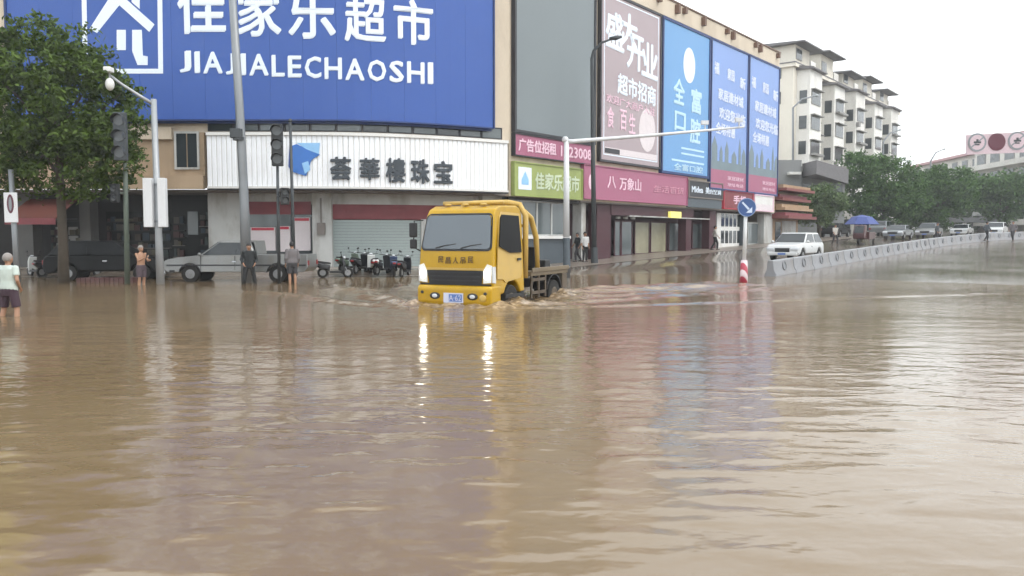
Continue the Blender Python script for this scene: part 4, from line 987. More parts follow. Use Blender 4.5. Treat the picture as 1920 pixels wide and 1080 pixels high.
# ================================================================= OTHER VEHICLES
M_gl2 = mat('car_glass', '#20262a', .08, var=.3, spec=.6); M_chrome = mat('chrome', '#b7babd', .25, metal=.8, var=.1)
M_tail = mat('tail_lamp', '#8a2326', .3); M_alloy = mat('alloy_rim', '#8c8d8e', .4, metal=.6, var=.15)
def vehicle(name, label, cat, loc, rz, paint, L=4.5, wd=.88, wb=(1.4, -1.3), r=.33, top=None, cabin=None, chw=.70, zb=.3, belt=.95, group=None, pick=False, glass=None, tailgate=False):
    """car: lower body outline with wheel arches, tapered glasshouse, windows, lamps, wheels; front at +x"""
    gl = glass or M_gl2
    t = thing(name, label, cat, loc, rz, group); x0, x1 = -L / 2, L / 2; xf, xr = wb
    out = [(x0 + .05, zb + .1), (x0 + .15, zb)] + [(x, z) for x, z in reversed([]) ] + arc(xr, r, r * 1.18, 170, 10) + arc(xf, r, r * 1.18, 170, 10) + [(x1 - .18, zb), (x1, zb + .15)] + top
    out = [(x, max(z, zb)) for x, z in out]
    hw = lambda z: wd * (1 - .06 * abs((z - .65) / .5) ** 2)
    body = MB().prism(out, lambda z: -hw(z), lambda z: hw(z)).build('body', paint, t, bevel=.085, seg=4)
    zr = max(z for x, z in cabin)
    def ch(z): return wd * .965 + (chw - wd * .965) * max(0, min(1, (z - belt) / (zr - belt)))
    MB().prism(cabin, lambda z: -ch(z), lambda z: ch(z)).build('cabin', paint, t, bevel=.07, seg=4)
    # glass: corners of the cabin outline are (base front, roof front, roof rear, base rear)
    (ax, az), (bx, bz), (cx, cz), (dx, dz) = cabin[:4]
    def plate(nm, pts, nrm, o=.014):
        nrm = Vector(nrm).normalized(); n = len(pts)
        return MB().add([tuple(Vector(q) + nrm * o) for q in pts] + [tuple(Vector(q) - nrm * .01) for q in pts], [tuple(range(n))] + [(i, i + n, (i + 1) % n + n, (i + 1) % n) for i in range(n)]).build(nm, gl, t)
    def lp(p_, q_, k): return (p_[0] + (q_[0] - p_[0]) * k, p_[1] + (q_[1] - p_[1]) * k)
    f0, f1 = lp((ax, az), (bx, bz), .1), lp((ax, az), (bx, bz), .9)
    plate('windscreen', [(f0[0], -ch(f0[1]) * .93, f0[1]), (f0[0], ch(f0[1]) * .93, f0[1]), (f1[0], ch(f1[1]) * .93, f1[1]), (f1[0], -ch(f1[1]) * .93, f1[1])], (bz - az, 0, ax - bx))
    g0, g1 = lp((dx, dz), (cx, cz), .15), lp((dx, dz), (cx, cz), .88)
    plate('rear_window', [(g0[0], -ch(g0[1]) * .9, g0[1]), (g0[0], ch(g0[1]) * .9, g0[1]), (g1[0], ch(g1[1]) * .9, g1[1]), (g1[0], -ch(g1[1]) * .9, g1[1])], (-(cz - dz) - .01, 0, -(dx - cx)))
    for s_ in (-1, 1):
        zl, zh = az + (zr - az) * .12, zr - (zr - az) * .14
        def xe(side, z): 
            (p_, q_) = ((ax, az), (bx, bz)) if side else ((dx, dz), (cx, cz)); return p_[0] + (q_[0] - p_[0]) * (z - p_[1]) / (q_[1] - p_[1])
        xsf = [xe(1, zl) - .12, xe(1, zh) - .1]; xsr = [xe(0, zl) + .12, xe(0, zh) + .1]; nwin = 1 if pick and (bx - cx) < 1.3 else 2
        for k in range(nwin):
            a0 = xsf[0] + (xsr[0] - xsf[0]) * (k / nwin) - (.04 if k else 0); a1 = xsf[1] + (xsr[1] - xsf[1]) * (k / nwin) - (.04 if k else 0)
            if k: a0 = a1 = min(a0, a1)
            b0 = xsf[0] + (xsr[0] - xsf[0]) * ((k + 1) / nwin) + (.04 if k < nwin - 1 else 0); b1 = xsf[1] + (xsr[1] - xsf[1]) * ((k + 1) / nwin) + (.04 if k < nwin - 1 else 0)
            if k < nwin - 1: b0 = b1 = max(b0, b1)
            pts = [(a0, s_ * ch(zl), zl), (a1, s_ * ch(zh), zh), (b1, s_ * ch(zh), zh), (b0, s_ * ch(zl), zl)]
            plate('side_window', pts, (0, s_, .25))
        h_ = MB().prism([(x1 - .3, .62), (x1 + .012, .6), (x1 + .012, .74), (x1 - .12, .8), (x1 - .35, .76)], s_ * (wd * .52), s_ * (wd * .985)).build('headlight', M_lens, t, bevel=.02)
        MB().box(x0 - .012, x0 + .04, s_ * wd * .7, s_ * wd * .93, .68, .86).build('tail_light', M_tail, t)
        MB().ball((ax - .15, s_ * (wd + .1), belt + .08), (.07, .1, .07), 10, 7).build('mirror', paint, t, smooth=True)
        MB().box(-.05, .12, s_ * wd, s_ * (wd + .02), .8, .84).build('door_handle', M_chrome, t)
        for xx in (xf, xr): wheel(t, xx, s_ * (wd - .11), r, .2, s_, M_alloy)
    MB().box(x1 - .05, x1 + .015, -wd * .45, wd * .45, .52, .74).build('grille', M_blk, t)
    MB().box(x1 - .1, x1 + .06, -wd * .93, wd * .93, .32, .5).build('bumper', paint if not pick else M_chrome, t, bevel=.04)
    MB().box(x1 + .06, x1 + .072, -.22, .22, .36, .47).build('licence_plate', M_plate, t)
    return t
def topo(L, hood, belt): return None
M_silver = mat('silver_paint', '#828382', .3, metal=.35, var=.05, coat=.4, dirt='#80776a', dscale=1.2, damt=.4)
M_carw = mat('white_car_paint', '#cfd0d0', .28, var=.03, coat=.5)
M_card = mat('dark_car_paint', '#121314', .5, var=.1, spec=.25); M_cargr = mat('grey_car_paint', '#777b7e', .3, metal=.3, var=.06, coat=.4)
M_carred = mat('dark_red_paint', '#4b2b2c', .4, var=.1, coat=.3)
# silver pickup, nose to the left
PX, PY = xat(453, 31.4), 31.4
pk = vehicle('pickup_truck', 'silver pickup truck parked in front of the shop with the roller shutter', 'pickup', (PX, PY, -.05), R(180.5), M_silver, L=5.55, wd=.85,
        wb=(1.72, -1.62), r=.345, top=[(2.76, .7), (2.72, .83), (2.55, .92), (2.1, .99), (1.5, 1.05), (-.75, 1.06), (-.78, 1.10), (-2.74, 1.10), (-2.775, .6)], cabin=[(1.45, 1.0), (.62, 1.62), (-.52, 1.63), (-.78, 1.02)], chw=.62, zb=.42, belt=1.02, pick=True)
MB().box(-2.6, -.86, -.72, .72, 1.085, 1.105).build('load_bed', M_blk, pk)
MB().prism([(-.8, 1.1), (-.72, 1.62), (-.66, 1.62), (-.74, 1.1)], -.6, .6).build('roll_bar', M_silver, pk)
for s_ in (-1, 1): MB().box(-2.7, 2.6, s_ * .846, s_ * .868, .66, .71).build('side_trim', M_dark, pk)
MB().prism([(2.3, .42), (2.5, .42), (2.5, .5), (2.3, .5)], -.85, .85).build('front_valance', M_blk, pk)
for s_ in (-1, 1): MB().prism(arc(1.72, .345, .43, 172, 8) + arc(1.72, .345, .40, 8, 172), s_ * .80, s_ * .875).build('arch_lip', M_blk, pk); MB().prism(arc(-1.62, .345, .43, 172, 8) + arc(-1.62, .345, .40, 8, 172), s_ * .80, s_ * .875).build('arch_lip', M_blk, pk)
for xx in (1.3, -.0, -.74): MB().box(xx - .008, xx + .008, .835, .862, .5, 1.04).box(xx - .008, xx + .008, -.862, -.835, .5, 1.04).build('door_gap', M_blk, pk)
SUVTOP = [(2.2, .82), (2.05, .94), (.95, 1.06), (-2.05, 1.06), (-2.2, .95), (-2.24, .6)]
SUVCAB = [(1.15, 1.0), (.35, 1.62), (-1.55, 1.62), (-2.1, 1.02)]
SEDTOP = [(2.2, .74), (2.05, .84), (.95, .94), (-1.4, .98), (-2.15, .94), (-2.24, .6)]
SEDCAB = [(1.05, .9), (.2, 1.42), (-.95, 1.42), (-1.65, .94)]
def street(s, n): return (C0.x + DX * s + DY * n, C0.y + DY * s - DX * n)
SANG = math.atan2(DY, DX)
def put_car(label, px, Y, rz, paint, kind='sedan', name='parked_car', group='cars along the side street'):
    X = xat(px, Y); z = terr(X, Y)
    return vehicle(name, label, 'car', (X, Y, z), rz, paint, 4.48, .9, (1.38, -1.32), .33, SUVTOP if kind == 'suv' else SEDTOP, SUVCAB if kind == 'suv' else SEDCAB, .70, .3, 1.02 if kind == 'suv' else .92, group, glass=mat('shaded_glass', '#141618', .3, spec=.25) if paint is M_card else None)
X, Y = street(16.6, 8.2)
vehicle('moving_car', 'white estate car passing behind the road barrier next to the striped post', 'car', (X, Y, terr(X, Y) - .06), SANG + math.pi, M_carw, 4.5, .92, (1.4, -1.35), .34, SUVTOP, SUVCAB, .74, .3, 1.02)
put_car('dark car parked in the shade under the big left tree', 205, 32.6, R(12), M_card, 'suv', group=None)
put_car('grey car beyond the blue umbrella, first behind the barrier', 1684, 78, SANG + math.pi, M_cargr)
put_car('silver hatchback behind the barrier under the dark trees', 1742, 84, SANG + math.pi, M_silver, 'suv')
put_car('small white car far up the street by the barrier', 1803, 95, SANG + math.pi, M_carw)
put_car('white van-like car at the far right of the street', 1868, 92, SANG + math.pi, M_carw, 'suv')
put_car('dark grey car parked right behind the blue umbrella', 1655, 86, SANG, M_cargr, 'suv')
put_car('dark saloon car parked under the small light green tree', 1566, 80, SANG, M_card)
# dark red cargo tricycle with blue umbrella
X, Y = xat(1618, 66), 66.; g = terr(X, Y)
TC = thing('cargo_tricycle', 'dark red cargo tricycle standing under the blue umbrella', 'tricycle', (X, Y, g), SANG + math.pi)
MB().prism([(-1.4, .45), (.45, .45), (.5, 1.05), (-1.4, 1.05)], -.62, .62).build('cargo_box', M_carred, TC, bevel=.03)
MB().prism([(.5, .5), (1.25, .5), (1.3, .9), (.95, 1.6), (.6, 1.62), (.5, 1.1)], -.45, .45).build('cab_shell', M_carred, TC, bevel=.05)
MB().add([(1.29, -.36, .98), (1.29, .36, .98), (1.02, .34, 1.52), (1.02, -.34, 1.52)], [(0, 1, 2, 3)]).build('windscreen', M_gl2, TC)
for x, y in ((1.0, 0), (-.9, .6), (-.9, -.6)): wheel(TC, x, y, .27, .12, 1 if y >= 0 else -1)
MB().tube([(.95, -.4, 1.12), (.85, 0, 1.2), (.95, .4, 1.12)], .02, 6).build('handlebar', M_blk, TC); MB().box(-.1, .42, -.35, .35, 1.05, 1.2).build('seat', M_blk, TC, bevel=.03)
M_umb = mat('blue_umbrella_cloth', '#394a86', .6, var=.1)
UM = thing('umbrella', 'blue stall umbrella over the dark red cargo tricycle', 'umbrella', (X + .25, Y + .9, g))
cv = MB(); nseg = 8; zc = zat(1615, 402, 66) - g
ring = [(1.45 * math.cos(2 * math.pi * i / nseg), 1.45 * math.sin(2 * math.pi * i / nseg), zc - .8) for i in range(nseg)]
mid = [(.85 * math.cos(2 * math.pi * i / nseg), .85 * math.sin(2 * math.pi * i / nseg), zc - .2) for i in range(nseg)]
cv.add([(0, 0, zc)] + mid + ring, [(0, 1 + i, 1 + (i + 1) % nseg) for i in range(nseg)] + [(1 + i, 9 + i, 9 + (i + 1) % nseg, 1 + (i + 1) % nseg) for i in range(nseg)])
cv.build('canopy', M_umb, UM); MB().cyl((0, 0, 0), (0, 0, zc), .03).build('pole', M_aframe, UM); MB().cyl((0, 0, 0), (0, 0, .15), .3, .25).build('base', M_aframe, UM)

# ================================================================= SCOOTERS AND MOTORBIKES
def scooter(name, label, loc, rz, paint, group=None):
    t = thing(name, label, 'scooter', loc, rz, group)
    for x in (.62, -.58):
        w_ = MB().torus((x, 0, .25), (0, 1, 0), .2, .06, 22, 8).build('wheel', M_rub, t, smooth=True)
        MB().cyl((x, -.03, .25), (x, .03, .25), .15, .15, 16).build('rim', M_alloy, w_)
    MB().prism([(.42, .3), (.5, .3), (.52, .75), (.4, .98), (.32, .95), (.38, .7)], -.19, .19).build('leg_shield', paint, t, bevel=.03)
    MB().prism([(-.25, .24), (.42, .24), (.4, .34), (-.25, .34)], -.17, .17).build('footboard', M_blk, t, bevel=.02)
    MB().prism([(-.25, .3), (-.2, .62), (-.45, .68), (-.92, .78), (-.98, .66), (-.7, .44), (-.4, .42)], -.16, .16).build('rear_body', paint, t, bevel=.05)
    MB().prism([(-.18, .66), (-.2, .74), (-.55, .8), (-.88, .84), (-.9, .78), (-.5, .7)], -.14, .14).build('seat', M_blk, t, bevel=.04)
    MB().prism([(.42, .47), (.62, .53), (.86, .42), (.84, .38), (.62, .48), (.44, .42)], -.08, .08).build('front_fender', paint, t, bevel=.02)
    MB().tube([(.62, .06, .25), (.48, .06, .6)], .022, 6).tube([(.62, -.06, .25), (.48, -.06, .6)], .022, 6).build('fork', M_chrome, t)
    MB().tube([(.28, -.34, 1.04), (.36, -.15, 1.02), (.38, 0, .98), (.36, .15, 1.02), (.28, .34, 1.04)], .016, 6).build('handlebar', M_blk, t, smooth=True)
    MB().ball((.46, 0, .98), (.07, .11, .08), 10, 7).build('headlight', M_lens, t, smooth=True)
    for s_ in (-1, 1): MB().cyl((.34, s_ * .24, 1.03), (.3, s_ * .3, 1.2), .007, n=5).ball((.3, s_ * .31, 1.24), (.02, .06, .04), 8, 6).build('mirror', M_blk, t, smooth=True)
    MB().box(-1.0, -.94, -.07, .07, .62, .7).build('tail_light', M_tail, t)
    MB().tube([(-.3, .12, .3), (-.34, .2, .02)], .014, 5).build('stand', M_blk, t)
    return t
M_scb = mat('black_scooter', '#1b1d22', .3, var=.1, coat=.4); M_scw = mat('white_scooter', '#c4c6c4', .35, coat=.3); M_scg = mat('green_grey_scooter', '#5d6a5c', .4, coat=.3)
M_scbl = mat('blue_scooter', '#2c3e5e', .35, coat=.3); M_scr = mat('red_scooter', '#6d2a2c', .35, coat=.3)
def px_ground(px, Y): X = xat(px, Y); return (X, Y, terr(X, Y) + .02)
sc0 = scooter('scooter', 'black scooter standing alone beside the white shop pillar', px_ground(627, 33.6), R(10), M_scb); sc0.scale = (.86,) * 3
gname = 'two-wheelers parked before the roller shutter'
for i, (px, rz, m, lb) in enumerate(((655, 62, M_scg, 'green grey scooter nearest the lone black scooter'), (676, 75, M_scb, 'black scooter, second in the row before the shutter'),
        (698, 110, M_scw, 'white scooter in the middle of the row before the shutter'), (717, 70, M_scb, 'black scooter right of the white one before the shutter'),
        (738, 100, M_scbl, 'dark blue scooter in the row before the shutter'), (759, 80, M_scb, 'black scooter closest to the tow truck cab'))):
    dup(sc0, px_ground(px, 34.4), R(rz), lb, gname, {'black_scooter': m} if m is not M_scb else None)
for px, rz, m, lb in ((68, 150, M_scw, 'white scooter under the red awning at the left'), (98, 60, M_scb, 'black scooter beside the tree trunk at the left'), (128, 120, M_scr, 'dark red scooter just right of the tree trunk'),
                      (160, 70, M_scb, 'black scooter half hidden by the dark car')):
    dup(sc0, px_ground(px, 33.7), R(rz), lb, 'scooters under the tree', {'black_scooter': m} if m is not M_scb else None)

# ================================================================= PEOPLE
M_skin = mat('skin', '#a07a62', .55, var=.08, scale=8); M_hair = mat('black_hair', '#1d1a19', .6, var=.2); M_hairg = mat('grey_hair', '#8a8480', .6, var=.2)
M_shoe = mat('dark_shoe', '#2b2624', .6)
def cloth(n, c): return mat('cloth_' + n, c, .8, var=.14, scale=7, bump=.4, bscale=18)
def person(label, loc, rz, shirt, pants, pose='stand', hair=M_hair, shorts=False, bare=False, h=1.68, voxel=.016, hold=None, slim=1.0, name='person', sleeves=.55):
    """faces -y; left hand at +x. pose gives wrists, elbows and legs"""
    t = thing(name, label, 'person', loc, rz, None, h / 1.7)
    W_ = slim; hipx = .095
    legs = {1: [(.095, 0, .90), (.10, -.02, .48), (.10, .02, .08)], -1: [(-.095, 0, .90), (-.10, -.02, .48), (-.10, .02, .08)]}
    arms = {1: [(.185, 0, 1.38), (.235, .03, 1.10), (.23, -.06, .86)], -1: [(-.185, 0, 1.38), (-.235, .03, 1.10), (-.23, -.06, .86)]}
    if pose == 'walk':
        legs = {1: [(.095, 0, .90), (.10, -.18, .50), (.10, -.16, .09)], -1: [(-.095, 0, .90), (-.10, .05, .49), (-.10, .28, .12)]}
        arms[1] = [(.185, 0, 1.38), (.22, .14, 1.12), (.2, .02, .90)]; arms[-1] = [(-.185, 0, 1.38), (-.22, -.08, 1.11), (-.2, -.22, .93)]
    if pose == 'phone':
        arms[-1] = [(-.185, 0, 1.38), (-.21, -.16, 1.14), (-.14, -.42, 1.27)]; arms[1] = [(.185, 0, 1.38), (.21, -.12, 1.13), (.1, -.36, 1.16)]
    if pose == 'apart':
        legs = {1: [(.095, 0, .90), (.17, -.02, .48), (.22, .02, .08)], -1: [(-.095, 0, .90), (-.17, -.02, .48), (-.22, .02, .08)]}
        arms[1] = [(.185, 0, 1.38), (.27, .05, 1.12), (.2, -.1, .95)]; arms[-1] = [(-.185, 0, 1.38), (-.27, .05, 1.12), (-.2, -.1, .95)]
    b = MB()
    b.tube([(0, .0, .82), (0, .01, .95), (0, 0, 1.08), (0, 0, 1.24), (0, .01, 1.38), (0, .01, 1.45)], [(.15 * W_, .10), (.165 * W_, .115), (.145 * W_, .105), (.165 * W_, .115), (.16 * W_, .10), (.07, .07)], 14)
    b.tube([(0, .01, 1.42), (0, -.005, 1.54)], [.058, .055], 10)
    b.ball((0, -.015, 1.59), (.078, .098, .118), 16, 12); b.ball((0, -.06, 1.535), (.05, .05, .045), 10, 8)
    b.add([(-.014, -.105, 1.575), (.014, -.105, 1.575), (0, -.135, 1.572), (0, -.108, 1.615)], [(0, 1, 2), (0, 2, 3), (1, 3, 2), (0, 3, 1)])
    for s_ in (1, -1):
        b.ball((s_ * .078, .0, 1.585), (.014, .025, .034), 8, 6); L_ = [Vector(q) for q in legs[s_]]; A_ = [Vector(q) for q in arms[s_]]
        b.tube([L_[0] + Vector((0, 0, .02)), L_[0].lerp(L_[1], .5), L_[1], L_[1].lerp(L_[2], .35) + Vector((0, .015, 0)), L_[2]], [.088, .072, .054, .056, .038], 10)
        b.ball(tuple(L_[1]), .056, 10, 8)
        b.tube([L_[2] + Vector((0, .05, -.035)), L_[2] + Vector((0, -.06, -.04)), L_[2] + Vector((0, -.16, -.055))], [(.036, .03), (.042, .03), (.03, .018)], 8)
        b.ball(tuple(A_[0]), .062, 10, 8); b.tube([A_[0], A_[0].lerp(A_[1], .5), A_[1], A_[1].lerp(A_[2], .4), A_[2]], [.055, .047, .038, .038, .026], 10)
        d = (A_[2] - A_[1]).normalized(); sx = Vector((s_, 0, 0)); up = d.cross(sx).normalized(); sd_ = up.cross(d).normalized()
        pal = A_[2] + d * .05; b.tube([A_[2] - d * .01, A_[2] + d * .04, A_[2] + d * .09], [(.026, .02), (.036, .017), (.036, .014)], 8)
        for k in range(4):
            o_ = up * ((k - 1.5) * .019); ln = (.062, .074, .07, .054)[k]; f0 = A_[2] + d * .088 + o_; f1 = f0 + d * ln * .55 - sd_ * .012; f2 = f1 + d * ln * .4 - sd_ * .03
            b.tube([f0 - d * .012, f1, f2], [.0095, .009, .0075], 6)
        th0 = A_[2] + d * .03 + up * .028; b.tube([th0, th0 + d * .035 + up * .028, th0 + d * .07 + up * .032 - sd_ * .012], [.012, .0105, .008], 6)
    fuse(b, 'body', M_skin, t, voxel if voxel < .014 else .0125, 2)
    hm = MB(); hm.ball((0, .004, 1.618), (.091, .116, .112), 18, 14); hm.v = [(x, y, max(z, 1.545 if y > -.01 else 1.632)) for x, y, z in hm.v]
    hm.build('hair', hair, t, smooth=True)
    for s_ in (1, -1):
        MB().ball((s_ * .03, -.104, 1.6), (.011, .007, .007), 8, 6).build('eye', M_shoe, t, smooth=True)
    MB().ball((0, -.106, 1.535), (.024, .006, .006), 8, 6).build('mouth', mat('lip', '#8f5c50', .5), t, smooth=True)
    if not bare:
        s = MB(); s.tube([(0, .0, .86), (0, .01, .98), (0, 0, 1.1), (0, 0, 1.25), (0, .01, 1.37), (0, .01, 1.455)], [(.178 * W_, .135), (.182 * W_, .132), (.168 * W_, .125), (.184 * W_, .132), (.175 * W_, .115), (.085, .085)], 16)
        for s_ in (1, -1):
            A_ = [Vector(q) for q in arms[s_]]; s.ball(tuple(A_[0]), .078, 10, 8); k = sleeves
            e = A_[0].lerp(A_[1], min(1, k * 2)) if k <= .5 else A_[1].lerp(A_[2], (k - .5) * 2)
            pts = [A_[0], A_[0].lerp(A_[1], .5), e] if k <= .5 else [A_[0], A_[0].lerp(A_[1], .5), A_[1], e]
            s.tube(pts, [.073, .068, .066][:len(pts)] + ([.052] if len(pts) == 4 else []), 10)
        fuse(s, 'shirt', shirt, t, voxel, 4)
    q = MB(); q.tube([(0, 0, .78), (0, .01, .9), (0, .01, .99)], [(.165 * W_, .12), (.182 * W_, .135), (.17 * W_, .125)], 14)
    for s_ in (1, -1):
        L_ = [Vector(v_) for v_ in legs[s_]]
        if shorts: q.tube([L_[0] + Vector((0, 0, .03)), L_[0].lerp(L_[1], .5), L_[0].lerp(L_[1], .88)], [.105, .1, .098], 10)
        else: q.tube([L_[0] + Vector((0, 0, .03)), L_[0].lerp(L_[1], .5), L_[1], L_[1].lerp(L_[2], .5), L_[2] + Vector((0, 0, .02))], [.105, .09, .076, .07, .062], 10)
    fuse(q, 'shorts' if shorts else 'trousers', pants, t, voxel, 4)
    for s_ in (1, -1):
        L_ = Vector(legs[s_][2]); c = MB(); c.tube([L_ + Vector((0, .075, -.04)), L_ + Vector((0, -.05, -.04)), L_ + Vector((0, -.185, -.055))], [(.044, .036), (.052, .038), (.036, .022)], 10)
        c.build('shoe', M_shoe, t, smooth=True)
    return t, arms
def pxl(px, Y, z): return (xat(px, Y), Y, z)
zs = -.22
# wading person cut by the left edge, back to the camera
person('person in pale green top and dark shorts wading at the left edge', (xat(13, 17.2), 17.2, -.32), R(168), cloth('pale_green', '#b9c4bd'), cloth('dark_plum', '#3c2a35'), 'apart', M_hairg, True, h=1.66, voxel=.012, slim=1.15, sleeves=.3)
P_, A_ = person('bare-chested person in shorts looking at a phone beside the camera pole', pxl(263, 28.4, -.22), R(62), cloth('tan', '#a57b5e'), cloth('grey_short', '#4d4148'), 'phone', M_hairg, True, bare=True, h=1.62, voxel=.014)
ph = thing('mobile_phone', 'small phone held by the bare-chested person', 'phone', P_.matrix_basis @ Vector((-.12, -.50, 1.32)), R(62))
MB().box(-.035, .035, -.005, .005, -.07, .07).build('case', M_blk, ph); MB().box(-.032, .032, .005, .007, -.065, .065).build('screen', mat('phone_screen', '#9fb0c0', .2), ph)
person('person all in dark clothes standing before the silver pickup', pxl(466, 29.2, -.2), R(20), cloth('charcoal', '#24282a'), cloth('black', '#1f2022'), 'apart', M_hair, h=1.66, voxel=.014, sleeves=.9)
person('person in grey jacket standing by the rear of the pickup', pxl(547, 29.6, -.16), R(-150), cloth('mid_grey', '#6a6668'), cloth('dark_grey', '#3b3a3d'), 'stand', M_hair, True, h=1.68, voxel=.014, sleeves=.85, slim=1.1)
def gp(px, Y): X = xat(px, Y); return (X, Y, terr(X, Y))
person('person in white top by the lamp post on the side street', gp(1097, 43.6), R(30), cloth('white_tee', '#c9c9c8'), cloth('black', '#1f2022'), 'stand', h=1.65, voxel=.02)
person('person in dark top walking by the maroon shop front', gp(1083, 44.0), R(-70), cloth('charcoal', '#24282a'), cloth('dark_grey', '#3b3a3d'), 'walk', h=1.6, voxel=.02)
person('person in pale jacket outside the white panelled door', gp(1341, 55.5), R(80), cloth('pale_jacket', '#b5b1aa'), cloth('black', '#1f2022'), 'walk', h=1.68, voxel=.02, sleeves=.9)
person('person in dark clothes standing at the end of the long barrier', gp(1757, 66), R(40), cloth('dark_slate', '#44494d'), cloth('dark_grey', '#3b3a3d'), 'apart', h=1.7, voxel=.02, sleeves=.9)
person('person walking in the road in front of the white van-like car', gp(1850, 68), R(100), cloth('slate', '#4c5258'), cloth('black', '#1f2022'), 'walk', h=1.68, voxel=.02, sleeves=.9)
person('person in grey walking at the right edge of the road', gp(1899, 66), R(-60), cloth('mid_grey', '#6a6668'), cloth('dark_grey', '#3b3a3d'), 'walk', h=1.7, voxel=.02, sleeves=.9)
person('person in pale shirt walking behind the white estate car', gp(1566, 64), R(10), cloth('pale_jacket', '#b5b1aa'), cloth('dark_grey', '#3b3a3d'), 'walk', h=1.66, voxel=.02)

# ================================================================= POLES, LIGHTS, SIGNS
M_pole = mat('galvanised_pole', '#878b8f', .45, metal=.5, var=.1, dirt='#6e6a64', dscale=.8, damt=.4)
M_polel = mat('pale_grey_pole', '#a3a7ab', .45, metal=.3, var=.08, dirt='#83807a', dscale=.8, damt=.4)
M_sig = mat('signal_black', '#26282a', .5, var=.15); M_lensd = mat('unlit_signal_lens', '#5d6266', .3, var=.25)
M_poled = mat('dark_pole', '#43474a', .5, metal=.3, var=.12); M_poleg = mat('green_grey_pole', '#5f6a60', .5, var=.12); M_wpole = mat('white_pole', '#d5d7da', .4, var=.05, dirt='#b3b1aa', damt=.4)
def foot(px, Y): X = xat(px, Y); return Vector((X, Y, min(terr(X, Y), .9) - .05))
def signal(t, c, n=3, w=.32, dirv=(0, -1), size=.3, m=M_sig):
    """vertical signal head centred at c (local), lenses facing dirv"""
    d = Vector((dirv[0], dirv[1])).normalized(); a = Vector((-d.y, d.x)); hh = n * size * 1.1 / 2
    b = MB(); b.obox((c[0], c[1]), a, d, w / 2, .09, c[2] - hh, c[2] + hh); hs = b.build('signal_housing', m, t, bevel=.03)
    for i in range(n):
        z = c[2] + hh - size * 1.1 * (i + .5); p0 = Vector((c[0], c[1], z)) + Vector((d.x, d.y, 0)) * .09; q = p0 + Vector((d.x, d.y, 0)) * .03
        MB().cyl(tuple(p0), tuple(q), size * .36, size * .36, 18).build('lens', M_lensd, hs)
        v = MB(); n_ = 12; e = p0 + Vector((d.x, d.y, 0)) * .2
        for k in range(n_ + 1):
            w_ = R(-20 + 220 * k / n_); o_ = Vector((a.x, a.y, 0)) * (math.cos(w_) * size * .42) + Vector((0, 0, math.sin(w_) * size * .42))
            v.v += [tuple(p0 + o_), tuple(e + o_ - Vector((d.x, d.y, 0)) * (.08 if k in (0, n_) else 0))]
        v.f += [(2 * k, 2 * k + 1, 2 * k + 3, 2 * k + 2) for k in range(n_)]
        v.build('visor', m, hs)
    return hs
def L3(f, P): return tuple(Vector(P) - Vector(f))
# tall pole running out of the top of the picture
f = foot(461, 29.8); tp = at(428, -130, 29.8)
t = thing('lamp_post', 'tall grey pole rising past the top of the picture before the blue billboard', 'pole', f)
MB().tube([(0, 0, -.1), L3(f, at(458, 380, 29.8)), L3(f, at(449, 200, 29.8)), L3(f, tp)], [.20, .17, .155, .13], 16).build('shaft', M_pole, t, smooth=True)
MB().cyl((0, 0, -.1), (0, 0, .35), .26, .24, 16).build('base_collar', M_pole, t)
c = L3(f, at(447, 248, 29.7)); MB().box(c[0] - .26, c[0] + .16, c[1] - .2, c[1] + .1, c[2] - .22, c[2] + .12).build('bracket', M_poled, t, bevel=.03)
c = L3(f, at(447, 260, 29.7)); MB().cyl((c[0], c[1], c[2] - .06), (c[0], c[1], c[2] + .06), .2, .2, 16).build('clamp', M_poled, t)
mb = MB().tube([L3(f, tp), tuple(Vector(L3(f, tp)) + Vector((1.2, -.3, 1.0))), tuple(Vector(L3(f, tp)) + Vector((2.8, -.6, 1.4)))], [.1, .07, .05], 10); mb.build('lamp_arm', M_pole, t, smooth=True)
e = Vector(L3(f, tp)) + Vector((3.1, -.65, 1.42)); MB().ball(tuple(e), (.5, .2, .09), 14, 8).build('lamp_head', M_polel, t, smooth=True)
# traffic light right of it
f = foot(522, 29.4); t = thing('traffic_light', 'three-lamp traffic light on a dark pole before the white shop sign', 'traffic light', f)
MB().cyl((0, 0, -.1), L3(f, at(519, 232, 29.4)), .065, .05, 12).build('pole', M_poled, t, smooth=True)
signal(t, L3(f, at(520, 272, 29.25)), 3, .4, (.1, -1), .46)
c = L3(f, at(534, 368, 29.3)); h_ = signal(t, c, 2, .3, (.4, -1), .28)
MB().cyl((0, c[1], c[2]), (c[0], c[1], c[2]), .03, n=8).build('signal_arm', M_poled, t)
f = foot(551, 29.9); t = thing('signal_post', 'thin dark post just right of the traffic light pole', 'post', f)
MB().cyl((0, 0, -.1), L3(f, at(544, 226, 29.9)), .075, .05, 12).build('shaft', M_poled, t, smooth=True); MB().ball(L3(f, at(544, 226, 29.9)), .07, 10, 8).build('cap', M_poled, t, smooth=True)
